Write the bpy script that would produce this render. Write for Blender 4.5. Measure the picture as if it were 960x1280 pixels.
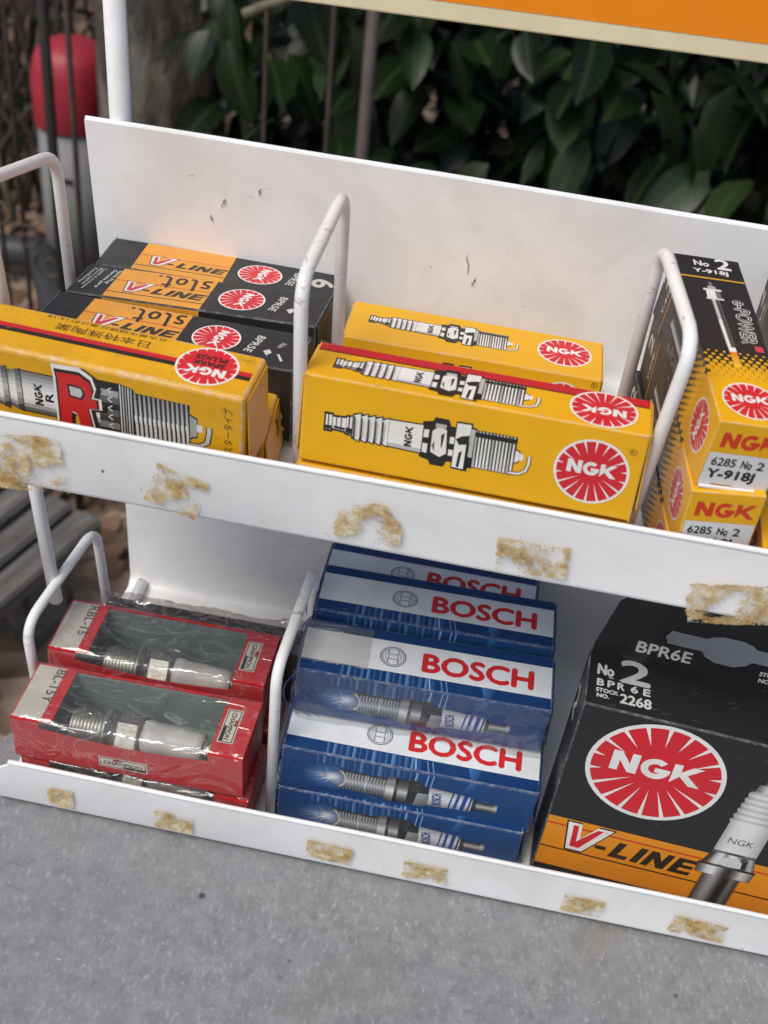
import bpy, bmesh, math, random
from math import sin, cos, pi, radians
from mathutils import Vector, Matrix, Euler
from mathutils.geometry import tessellate_polygon

# ------------------------------------------------------------------ scene, camera, light
for o in list(bpy.data.objects):
    bpy.data.objects.remove(o, do_unlink=True)
sc = bpy.context.scene
COL = sc.collection
random.seed(7)

cd = bpy.data.cameras.new('camera')
cam = bpy.data.objects.new('camera', cd)
COL.objects.link(cam)
cd.sensor_fit = 'VERTICAL'
cd.sensor_height = 36.0
cd.sensor_width = 27.0
cd.lens = 36.0 * 1650.28 / 1280.0
cd.clip_start = 0.01
cd.clip_end = 500
cam.matrix_world = Matrix.Translation((0.03227, -0.28209, 0.22217)) @ (
    Matrix.Rotation(0.110931, 4, 'Z') @ Matrix.Rotation(pi / 2 - 0.684763, 4, 'X') @ Matrix.Rotation(0.112316, 4, 'Z'))
cd.dof.use_dof = True
cd.dof.focus_distance = 0.42
cd.dof.aperture_fstop = 20.0
sc.camera = cam

SUN_EL, SUN_AZ = radians(58), radians(215)     # azimuth measured from +Y clockwise
world = bpy.data.worlds.new('World')
sc.world = world
world.use_nodes = True
nt = world.node_tree
bgn = nt.nodes['Background']
sky = nt.nodes.new('ShaderNodeTexSky')
sky.sky_type = 'NISHITA'
sky.sun_disc = False
sky.sun_elevation = SUN_EL
sky.sun_rotation = SUN_AZ
sky.dust_density = 3.2
sky.air_density = 1.0
sky.ozone_density = 0.0
nt.links.new(sky.outputs[0], bgn.inputs[0])
bgn.inputs[1].default_value = 0.10
sd = bpy.data.lights.new('sun', 'SUN')
sd.energy = 1.5
sd.angle = radians(30)
sd.color = (1.0, 1.0, 0.94)
sun = bpy.data.objects.new('sun', sd)
COL.objects.link(sun)
sdir = Vector((sin(SUN_AZ) * cos(SUN_EL), cos(SUN_AZ) * cos(SUN_EL), sin(SUN_EL)))
sun.rotation_euler = sdir.to_track_quat('Z', 'Y').to_euler()
sun.location = sdir * 5
vs = sc.view_settings
vs.view_transform = 'Standard'
vs.look = 'None'
vs.exposure = 0.36
vs.gamma = 1.0
vs.use_curve_mapping = False

# ------------------------------------------------------------------ helpers
def lin(c):
    return tuple((x / 12.92 if x <= .04045 else ((x + .055) / 1.055) ** 2.4) for x in c)
def rgb(r, g, b):
    return lin((r / 255, g / 255, b / 255))

def link(o, parent=None):
    COL.objects.link(o)
    if parent is not None:
        o.parent = parent
    return o
def tag(o, label=None, cat=None, group=None, kind=None):
    if label: o['label'] = label
    if cat: o['category'] = cat
    if group: o['group'] = group
    if kind: o['kind'] = kind
    return o
def empty(name, loc=(0, 0, 0), ang=(0, 0, 0)):
    """ang: yaw, tilt about own X, roll about own Y (degrees)"""
    o = bpy.data.objects.new(name, None)
    o.empty_display_size = .02
    m = Matrix.Rotation(radians(ang[0]), 4, 'Z') @ Matrix.Rotation(radians(ang[1]), 4, 'X') @ Matrix.Rotation(radians(ang[2]), 4, 'Y')
    o.matrix_world = Matrix.Translation(loc) @ m
    return link(o)
def mesh_obj(name, verts, faces, mats, parent=None, smooth=False, idx=None):
    me = bpy.data.meshes.new(name)
    me.from_pydata([tuple(v) for v in verts], [], faces)
    for m in (mats if isinstance(mats, (list, tuple)) else [mats]):
        me.materials.append(m)
    if idx:
        me.polygons.foreach_set('material_index', idx)
    if smooth:
        me.polygons.foreach_set('use_smooth', [True] * len(me.polygons))
    me.update()
    return link(bpy.data.objects.new(name, me), parent)
def bm_obj(name, bm, mats, parent=None, smooth=False):
    me = bpy.data.meshes.new(name)
    bm.normal_update()
    bm.to_mesh(me)
    bm.free()
    for m in (mats if isinstance(mats, (list, tuple)) else [mats]):
        me.materials.append(m)
    if smooth:
        me.polygons.foreach_set('use_smooth', [True] * len(me.polygons))
    return link(bpy.data.objects.new(name, me), parent)
def copy_tree(o, parent=None):
    c = o.copy()
    COL.objects.link(c)
    c.parent = parent
    if parent is not None:
        c.matrix_parent_inverse = o.matrix_parent_inverse.copy()
    for ch in list(o.children):
        copy_tree(ch, c)
    return c
def place(o, loc, ang=(0, 0, 0)):
    m = Matrix.Rotation(radians(ang[0]), 4, 'Z') @ Matrix.Rotation(radians(ang[1]), 4, 'X') @ Matrix.Rotation(radians(ang[2]), 4, 'Y')
    o.matrix_world = Matrix.Translation(loc) @ m
    return o

def sweep(path, r, n=10, cap=True):
    """tube verts/faces along path (list of Vector), radius r (number or list)"""
    path = [Vector(p) for p in path]
    rr = r if isinstance(r, (list, tuple)) else [r] * len(path)
    vs_, fs = [], []
    t0 = (path[1] - path[0]).normalized()
    up = Vector((0, 0, 1)) if abs(t0.z) < .9 else Vector((1, 0, 0))
    nrm = (up - t0 * up.dot(t0)).normalized()
    for i, p in enumerate(path):
        a = path[max(i - 1, 0)]
        b = path[min(i + 1, len(path) - 1)]
        t = (b - a).normalized()
        nrm = (nrm - t * nrm.dot(t)).normalized()
        bn = t.cross(nrm)
        for k in range(n):
            an = 2 * pi * k / n
            vs_.append(p + (nrm * cos(an) + bn * sin(an)) * rr[i])
    m = len(path)
    for i in range(m - 1):
        for k in range(n):
            k2 = (k + 1) % n
            fs.append((i * n + k, i * n + k2, (i + 1) * n + k2, (i + 1) * n + k))
    if cap:
        fs.append(tuple(range(n - 1, -1, -1)))
        fs.append(tuple(range((m - 1) * n, m * n)))
    return vs_, fs
def fillet(pts, rad, seg=7):
    pts = [Vector(p) for p in pts]
    out = [pts[0]]
    for i in range(1, len(pts) - 1):
        a, b, c = pts[i - 1], pts[i], pts[i + 1]
        ra = min(rad, (a - b).length * .45, (c - b).length * .45)
        p0 = b + (a - b).normalized() * ra
        p1 = b + (c - b).normalized() * ra
        for k in range(seg + 1):
            t = k / seg
            out.append(p0 * (1 - t) ** 2 + b * 2 * t * (1 - t) + p1 * t * t)
    out.append(pts[-1])
    return out
def box_vf(x0, x1, y0, y1, z0, z1):
    v = [(x0, y0, z0), (x1, y0, z0), (x1, y1, z0), (x0, y1, z0), (x0, y0, z1), (x1, y0, z1), (x1, y1, z1), (x0, y1, z1)]
    f = [(0, 3, 2, 1), (4, 5, 6, 7), (0, 1, 5, 4), (1, 2, 6, 5), (2, 3, 7, 6), (3, 0, 4, 7)]
    return v, f

# ------------------------------------------------------------------ materials
def new_mat(name):
    m = bpy.data.materials.new(name)
    m.use_nodes = True
    return m, m.node_tree, m.node_tree.nodes['Principled BSDF']
def N(t, kind, **kw):
    n = t.nodes.new(kind)
    for k, v in kw.items():
        setattr(n, k, v)
    return n
def noise(t, co, scale, detail=4, rough=.55, dist=0.0):
    n = N(t, 'ShaderNodeTexNoise')
    n.inputs['Scale'].default_value = scale
    n.inputs['Detail'].default_value = detail
    n.inputs['Roughness'].default_value = rough
    n.inputs['Distortion'].default_value = dist
    t.links.new(co, n.inputs['Vector'])
    return n.outputs['Fac']
def ramp(t, fac, stops, interp='LINEAR'):
    n = N(t, 'ShaderNodeValToRGB')
    n.color_ramp.interpolation = interp
    e = n.color_ramp.elements
    while len(e) < len(stops):
        e.new(.5)
    for el, (p, c) in zip(e, stops):
        el.position = p
        el.color = (*c, 1) if len(c) == 3 else c
    t.links.new(fac, n.inputs['Fac'])
    return n.outputs['Color']
def mixc(t, fac, a, b, mode='MIX'):
    n = N(t, 'ShaderNodeMix', data_type='RGBA', blend_type=mode)
    if isinstance(fac, (int, float)): n.inputs[0].default_value = fac
    else: t.links.new(fac, n.inputs[0])
    for i, s in ((6, a), (7, b)):
        if isinstance(s, tuple): n.inputs[i].default_value = (*s[:3], 1)
        else: t.links.new(s, n.inputs[i])
    return n.outputs[2]
def objco(t):
    return N(t, 'ShaderNodeTexCoord').outputs['Object']
def bump(t, b, h, strength=.2, dist=.001):
    n = N(t, 'ShaderNodeBump')
    n.inputs['Strength'].default_value = strength
    n.inputs['Distance'].default_value = dist
    t.links.new(h, n.inputs['Height'])
    t.links.new(n.outputs['Normal'], b.inputs['Normal'])
W3 = (1, 1, 1)
K3 = (0, 0, 0)

def card_mat(name, base, rough=.42, edge=False, spec=.5, dirt=.5):
    """printed, lightly coated board; edge=True is the rubbed fold, where paper shows"""
    m, t, b = new_mat(name)
    co = objco(t)
    n1 = noise(t, co, 60, 5, .6)
    n2 = noise(t, co, 420 if dirt < .9 else 210, 4, .66)
    c = mixc(t, ramp(t, n1, [(.35, (.18 if dirt < .9 else .4,) * 3), (.7, (0, 0, 0))]), base, tuple(x * .55 + .01 for x in base))
    spots = ramp(t, n2, [(.70 if dirt < .9 else .60, K3), (.78, W3)])
    c = mixc(t, mixc(t, dirt, K3, spots), c, tuple(x * .45 + .02 for x in base))
    if edge:
        n3 = noise(t, co, 260, 4, .7)
        c = mixc(t, ramp(t, n3, [(.47, (.10,) * 3), (.64, (.7 if base[0] > .5 else .45,) * 3)]), c, tuple(.34 + .38 * x for x in base))
    t.links.new(c, b.inputs['Base Color'])
    r = ramp(t, n1, [(.3, (rough - .1,) * 3), (.7, (rough + .12,) * 3)])
    t.links.new(r, b.inputs['Roughness'])
    b.inputs['Specular IOR Level'].default_value = spec
    bump(t, b, noise(t, co, 900, 2, .5), .08, .0004)
    return m

def print_mat():
    m, t, b = new_mat('printed_ink')
    a = N(t, 'ShaderNodeAttribute', attribute_name='Col')
    co = objco(t)
    n1 = noise(t, co, 70, 5, .62)
    n2 = noise(t, co, 380, 3, .62)
    c = mixc(t, ramp(t, n1, [(.38, (.16,) * 3), (.68, K3)]), a.outputs['Color'], (.10, .085, .06))
    c = mixc(t, ramp(t, n2, [(.69, K3), (.77, (.28,) * 3)]), c, (.12, .10, .075))
    t.links.new(c, b.inputs['Base Color'])
    t.links.new(ramp(t, n1, [(.3, (.3,) * 3), (.7, (.52,) * 3)]), b.inputs['Roughness'])
    bump(t, b, noise(t, co, 900, 2, .5), .06, .0004)
    return m
PRINT = print_mat()

def white_metal(name='white_enamel', base=(.83, .835, .84), k=0.0):
    m, t, b = new_mat(name)
    co = objco(t)
    smudge = noise(t, co, 22, 6, .65, .6)
    c = mixc(t, ramp(t, smudge, [(.46, K3), (.78, (.42,) * 3)]), base, (.50, .485, .45))
    mp = N(t, 'ShaderNodeMapping')
    mp.inputs['Scale'].default_value = (60, 60, 190)
    mp.inputs['Rotation'].default_value = (.3, .5, .2)
    t.links.new(co, mp.inputs[0])
    scr = noise(t, mp.outputs[0], 1.6, 3, .75, 1.2)
    c = mixc(t, ramp(t, scr, [(.69 - k, K3), (.74 - k, (.5 + k,) * 3)]), c, (.28, .26, .23))
    chip = noise(t, co, 240, 2, .5)
    gate = noise(t, co, 18, 2, .5)
    mul = N(t, 'ShaderNodeMath', operation='MULTIPLY')
    t.links.new(ramp(t, chip, [(.725 - k, K3), (.75 - k, W3)]), mul.inputs[0])
    t.links.new(ramp(t, gate, [(.5, K3), (.62, W3)]), mul.inputs[1])
    c = mixc(t, mul.outputs[0], c, (.16, .13, .11))
    t.links.new(c, b.inputs['Base Color'])
    t.links.new(ramp(t, smudge, [(.3, (.30,) * 3), (.8, (.6,) * 3)]), b.inputs['Roughness'])
    bump(t, b, noise(t, co, 140, 3, .5), .05, .0006)
    return m
WHITE = white_metal()
WIRE = white_metal('rubbed_white_enamel', (.82, .82, .815), .06)

def simple(name, base, rough=.5, metal=0.0, var=.25, scale=40, bmp=.1, bdist=.001, bscale=None):
    m, t, b = new_mat(name)
    co = objco(t)
    n1 = noise(t, co, scale, 6, .65)
    c = mixc(t, ramp(t, n1, [(.3, K3), (.7, W3)]), tuple(x * (1 - var) for x in base), tuple(min(1, x * (1 + var)) for x in base))
    t.links.new(c, b.inputs['Base Color'])
    b.inputs['Roughness'].default_value = rough
    b.inputs['Metallic'].default_value = metal
    if bmp:
        bump(t, b, noise(t, co, bscale or scale * 3, 4, .6), bmp, bdist)
    return m

def film_mat(name='cellophane', tint=(.95, .95, .94), haze=.05, wr=.9, scale=45, refl=.09):
    m = bpy.data.materials.new(name)
    m.use_nodes = True
    t = m.node_tree
    t.nodes.remove(t.nodes['Principled BSDF'])
    out = t.nodes['Material Output']
    co = objco(t)
    tr = N(t, 'ShaderNodeBsdfTransparent')
    tr.inputs[0].default_value = (*tint, 1)
    gl = N(t, 'ShaderNodeBsdfGlossy')
    gl.inputs['Roughness'].default_value = .07
    df = N(t, 'ShaderNodeBsdfDiffuse')
    df.inputs[0].default_value = (.7, .7, .68, 1)
    bp = N(t, 'ShaderNodeBump')
    bp.inputs['Strength'].default_value = wr
    bp.inputs['Distance'].default_value = .003
    mp = N(t, 'ShaderNodeMapping')
    mp.inputs['Scale'].default_value = (1, 2.2, 1)
    t.links.new(co, mp.inputs[0])
    ns = noise(t, mp.outputs[0], scale, 2, .5, 1.6)
    sub = N(t, 'ShaderNodeMath', operation='SUBTRACT'); t.links.new(ns, sub.inputs[0]); sub.inputs[1].default_value = .5
    ab = N(t, 'ShaderNodeMath', operation='ABSOLUTE'); t.links.new(sub.outputs[0], ab.inputs[0])
    t.links.new(ab.outputs[0], bp.inputs['Height'])
    t.links.new(bp.outputs[0], gl.inputs['Normal'])
    lw = N(t, 'ShaderNodeLayerWeight')
    pw = N(t, 'ShaderNodeMath', operation='POWER'); t.links.new(lw.outputs['Facing'], pw.inputs[0]); pw.inputs[1].default_value = 3.5
    fr = N(t, 'ShaderNodeMath', operation='MULTIPLY_ADD'); t.links.new(pw.outputs[0], fr.inputs[0]); fr.inputs[1].default_value = .6; fr.inputs[2].default_value = refl
    mx = N(t, 'ShaderNodeMixShader')
    t.links.new(fr.outputs[0], mx.inputs[0])
    t.links.new(tr.outputs[0], mx.inputs[1])
    t.links.new(gl.outputs[0], mx.inputs[2])
    m2 = N(t, 'ShaderNodeMixShader')
    hz = ramp(t, ab.outputs[0], [(.0, (haze * 4,) * 3), (.012, (haze,) * 3), (.2, (haze * .6,) * 3)])  # cloudy film; paler diffuse streaks on the creases are painted-in highlights
    t.links.new(hz, m2.inputs[0])
    t.links.new(mx.outputs[0], m2.inputs[1])
    t.links.new(df.outputs[0], m2.inputs[2])
    t.links.new(m2.outputs[0], out.inputs['Surface'])
    return m
FILM = film_mat()
FILM_B = film_mat('polythene_wrap', (.955, .96, .97), .02, .35, 30, .06)

def residue_mat():
    m, t, b = new_mat('dried_adhesive')
    co = objco(t)
    n1 = noise(t, co, 200, 6, .75, .3)
    n2 = noise(t, co, 210, 8, .82, .15)
    c = ramp(t, n1, [(.28, (.18, .09, .025)), (.40, (.42, .25, .075)), (.51, (.60, .44, .20)), (.62, (.78, .72, .58))])
    t.links.new(c, b.inputs['Base Color'])
    b.inputs['Roughness'].default_value = .55
    uv = N(t, 'ShaderNodeAttribute', attribute_name='edge')
    ad = N(t, 'ShaderNodeMath', operation='ADD')
    t.links.new(uv.outputs['Fac'], ad.inputs[0])
    t.links.new(n2, ad.inputs[1])
    al = ramp(t, ad.outputs[0], [(.70, K3), (.76, (.75,) * 3), (.90, (.95,) * 3)])
    t.links.new(al, b.inputs['Alpha'])
    bump(t, b, n1, .12, .0004)
    return m
RESIDUE = residue_mat()

# ------------------------------------------------------------------ flat print
STEP = 2.2e-5
GL = {}
def glyphs(s):
    if s in GL: return GL[s]
    c = bpy.data.curves.new('lettering_source', 'FONT')
    c.body = s
    c.size = 1
    c.resolution_u = 3
    o = bpy.data.objects.new('lettering_source', c)
    COL.objects.link(o)
    dg = bpy.context.evaluated_depsgraph_get()
    me = o.evaluated_get(dg).to_mesh()
    v = [(p.co.x, p.co.y) for p in me.vertices]
    f = [tuple(p.vertices) for p in me.polygons]
    o.evaluated_get(dg).to_mesh_clear()
    bpy.data.objects.remove(o, do_unlink=True)
    bpy.data.curves.remove(c)
    xs = [p[0] for p in v]; ys = [p[1] for p in v]
    x0, x1, y0, y1 = min(xs), max(xs), min(ys), max(ys)
    v = [((x - x0) / (x1 - x0), (y - y0) / max(y1 - y0, 1e-6)) for x, y in v]
    GL[s] = (v, f)
    return GL[s]
LETTER = {
    'N': ([(0, 0), (0, 1), (.31, 1), (.68, .46), (.68, 1), (.98, 1), (.98, 0), (.67, 0), (.30, .54), (.30, 0)], .98),
    'K': ([(0, 0), (0, 1), (.30, 1), (.30, .63), (.68, 1), (1.06, 1), (.56, .53), (1.1, 0), (.70, 0), (.30, .40)], 1.1),
    'R': ([(0, 0), (0, 1), (.62, 1), (.85, .9), (.92, .72), (.85, .52), (.66, .43), (.95, 0), (.62, 0), (.38, .40), (.30, .40), (.30, 0)], .95),
}
class Print:
    def __init__(self):
        self.v, self.f, self.c = [], [], []
    def tris(self, pts, faces, col, lay):
        b = len(self.v)
        if isinstance(col[0], (tuple, list)):
            cols = list(col)
        else:
            cols = [col] * len(pts)
        for p, c in zip(pts, cols):
            self.v.append((p[0], p[1], lay))
            self.c.append(c)
        for f in faces:
            # keep faces pointing outwards
            a = 0
            for i in range(len(f)):
                p, q = pts[f[i]], pts[f[(i + 1) % len(f)]]
                a += p[0] * q[1] - q[0] * p[1]
            f = tuple(f) if a >= 0 else tuple(reversed(f))
            self.f.append(tuple(b + i for i in f))
    def poly(self, pts, col, lay=1):
        if len(pts) <= 4 and False:
            self.tris(pts, [tuple(range(len(pts)))], col, lay)
            return
        fs = tessellate_polygon([[Vector((p[0], p[1], 0)) for p in pts]])
        self.tris(pts, [tuple(f) for f in fs], col, lay)
    def rect(self, x0, y0, x1, y1, col, lay=0):
        self.tris([(x0, y0), (x1, y0), (x1, y1), (x0, y1)], [(0, 1, 2, 3)], col, lay)
    def grad(self, x0, y0, x1, y1, c0, c1, lay=0, horiz=True):
        cc = [c0, c1, c1, c0] if horiz else [c0, c0, c1, c1]
        self.tris([(x0, y0), (x1, y0), (x1, y1), (x0, y1)], [(0, 1, 2, 3)], cc, lay)
    def disc(self, cx, cy, r, col, lay=1, n=40, ry=None):
        ry = ry or r
        self.tris([(cx + r * cos(2 * pi * i / n), cy + ry * sin(2 * pi * i / n)) for i in range(n)], [tuple(range(n))], col, lay)
    def glow(self, cx, cy, r, c0, c1, lay=1, n=20, ry=None):
        ry = ry or r
        pts = [(cx, cy)] + [(cx + r * cos(2 * pi * i / n), cy + ry * sin(2 * pi * i / n)) for i in range(n)]
        self.tris(pts, [(0, i + 1, (i + 1) % n + 1) for i in range(n)], [c0] + [c1] * n, lay)
    def arc(self, cx, cy, r0, r1, a0, a1, col, lay=1, n=24, sx=1.0):
        P = []
        for i in range(n + 1):
            a = a0 + (a1 - a0) * i / n
            P += [(cx + sx * r0 * cos(a), cy + r0 * sin(a)), (cx + sx * r1 * cos(a), cy + r1 * sin(a))]
        self.tris(P, [(2 * i, 2 * i + 1, 2 * i + 3, 2 * i + 2) for i in range(n)], col, lay)
    def line(self, pts, w, col, lay=1):
        P = []
        for i, p in enumerate(pts):
            a = pts[max(i - 1, 0)]; b = pts[min(i + 1, len(pts) - 1)]
            d = Vector((b[0] - a[0], b[1] - a[1])).normalized()
            nx, ny = -d.y * w / 2, d.x * w / 2
            P += [(p[0] + nx, p[1] + ny), (p[0] - nx, p[1] - ny)]
        self.tris(P, [(2 * i, 2 * i + 1, 2 * i + 3, 2 * i + 2) for i in range(len(pts) - 1)], col, lay)
    def text(self, s, x, y, w, h, col, lay=2, rot=0, bold=0.0, shear=0.0):
        """fits the lettering into a w x h box whose lower left corner is (x, y), turned by rot about it"""
        v, f = glyphs(s)
        ca, sa = cos(radians(rot)), sin(radians(rot))
        offs = [(0, 0)] if not bold else [(-bold, 0), (bold, 0), (0, bold), (0, -bold)]
        for k, (dx, dy) in enumerate(offs):
            P = []
            for a, b in v:
                X = a * w + dx + shear * b * h
                Y = b * h + dy
                P.append((x + X * ca - Y * sa, y + X * sa + Y * ca))
            self.tris(P, f, col, lay + k * .18)
    def ngk(self, x, y, h, col, lay=3, rot=0, sx=1.0):
        """the three heavy letters, lower left at x, y; returns width"""
        ca, sa = cos(radians(rot)), sin(radians(rot))
        def X(p, dx): 
            a, b = (p[0] + dx) * h * sx, p[1] * h
            return (x + a * ca - b * sa, y + a * sa + b * ca)
        self.poly([X(p, 0) for p in LETTER['N'][0]], col, lay)
        gx = 1.08
        n = 22
        P = []
        for i in range(n + 1):
            a = radians(48 + (352 - 48) * i / n)
            P += [X((.52 + .25 * 1.05 * cos(a), .5 + .25 * sin(a)), gx), X((.52 + .53 * cos(a), .5 + .52 * sin(a)), gx)]
        self.tris(P, [(2 * i, 2 * i + 1, 2 * i + 3, 2 * i + 2) for i in range(n)], col, lay)
        self.poly([X(p, gx) for p in [(.50, .33), (1.05, .33), (1.05, .56), (.50, .56)]], col, lay + .3)
        self.poly([X(p, 2.20) for p in LETTER['K'][0]], col, lay)
        return 3.3 * h * sx
    def emblem(self, cx, cy, r, rot=0, lay=1, spark=False, nray=18, red=None):
        WHT, RED = rgb(238, 236, 232), red or rgb(214, 24, 44)
        ca, sa = cos(radians(rot)), sin(radians(rot))
        def X(a, b): return (cx + a * ca - b * sa, cy + a * sa + b * ca)
        self.disc(cx, cy, r, WHT, lay, 48)
        self.disc(cx, cy, r * .93, RED, lay + 1, 48)
        for i in range(nray):
            a = 2 * pi * (i + .5) / nray
            s = sin(a)
            ri = .76 if abs(s) < .30 else (.56 if s > 0 else .36)
            if spark: ri = .80 if s < .3 else .62
            w = .034
            p = [X(r * ri * cos(a), r * ri * s), X(r * .94 * cos(a - w), r * .94 * sin(a - w)), X(r * .94 * cos(a + w), r * .94 * sin(a + w))]
            self.tris(p, [(0, 1, 2)], WHT, lay + 2)
        h = r * .40
        x0, y0 = X(-r * .66, -h * .5 + (r * .10 if not spark else r * .26))
        self.ngk(x0, y0, h, WHT, lay + 3, rot)
        if spark:
            for s, yy, w in (('SPARK', -.24, 1.06), ('PLUGS', -.54, 1.0)):
                x0, y0 = X(-r * w / 2, r * yy)
                self.text(s, x0, y0, r * w, r * .22, rgb(25, 20, 18), lay + 3, rot, bold=r * .015)
    def vline(self, x, y, h, lay=2, k=1.0):
        """outlined V and slanted bold LINE; h = letter height"""
        BLK = rgb(30, 27, 24)
        V = [(0, 1.55), (.62, 1.55), (.72, .62), (1.35, 1.55), (2.05, 1.55), (.95, -.12), (.22, -.12)]
        def sc_(pts, g):
            cx, cy = .85, .75
            return [(x + (cx + (a - cx) * g) * h * k, y + (cy + (b - cy) * g) * h) for a, b in pts]
        self.poly(sc_(V, 1.10), BLK, lay)
        self.poly(sc_(V, 1.0), rgb(236, 230, 225), lay + 1)
        Vr = [(.26, 1.40), (.50, 1.40), (.58, .42), (1.36, 1.40), (1.62, 1.40), (.78, .06), (.36, .06)]
        self.poly(sc_(Vr, 1.0), rgb(206, 28, 50), lay + 2)
        xo = x + 1.45 * h * k
        self.rect(xo, y + .30 * h, xo + .5 * h * k, y + .52 * h, BLK, lay + .5)
        xo += .65 * h * k
        def g(pts, dx): return [(xo + (a + dx + b * .35) * h * k, y + b * h) for a, b in pts]
        self.poly(g([(0, 0), (0, 1), (.34, 1), (.34, .24), (.82, .24), (.82, 0)], 0), BLK, lay + .5)
        self.poly(g([(0, 0), (0, 1), (.34, 1), (.34, 0)], 1.0), BLK, lay + .5)
        self.poly(g([(0, 0), (0, 1), (.33, 1), (.72, .46), (.72, 1), (1.04, 1), (1.04, 0), (.71, 0), (.32, .54), (.32, 0)], 1.5), BLK, lay + .5)
        self.poly(g([(0, 0), (0, 1), (.95, 1), (.95, .78), (.34, .78), (.34, .61), (.88, .61), (.88, .40), (.34, .40), (.34, .22), (.97, .22), (.97, 0)], 2.72), BLK, lay + .5)
    def build(self, name, parent, frame, L=None, d=None, h=None):
        O, U, V = frame
        O, U, V = Vector(O), Vector(U), Vector(V)
        Nn = U.cross(V)
        me = bpy.data.meshes.new(name)
        me.from_pydata([tuple(O + U * (x * .001) + V * (y * .001) + Nn * (3e-5 + l * STEP)) for x, y, l in self.v], [], self.f)
        at = me.color_attributes.new('Col', 'FLOAT_COLOR', 'POINT')
        flat = []
        for c in self.c: flat += [c[0], c[1], c[2], 1.0]
        at.data.foreach_set('color', flat)
        me.materials.append(PRINT)
        me.update()
        return link(bpy.data.objects.new(name, me), parent)
def FRONT(L, d, h): return ((0, 0, 0), (1, 0, 0), (0, 0, 1))
def TOP(L, d, h): return ((0, 0, h), (1, 0, 0), (0, 1, 0))
def RIGHT(L, d, h): return ((L, 0, 0), (0, 1, 0), (0, 0, 1))
def LEFT(L, d, h): return ((0, d, 0), (0, -1, 0), (0, 0, 1))

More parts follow.
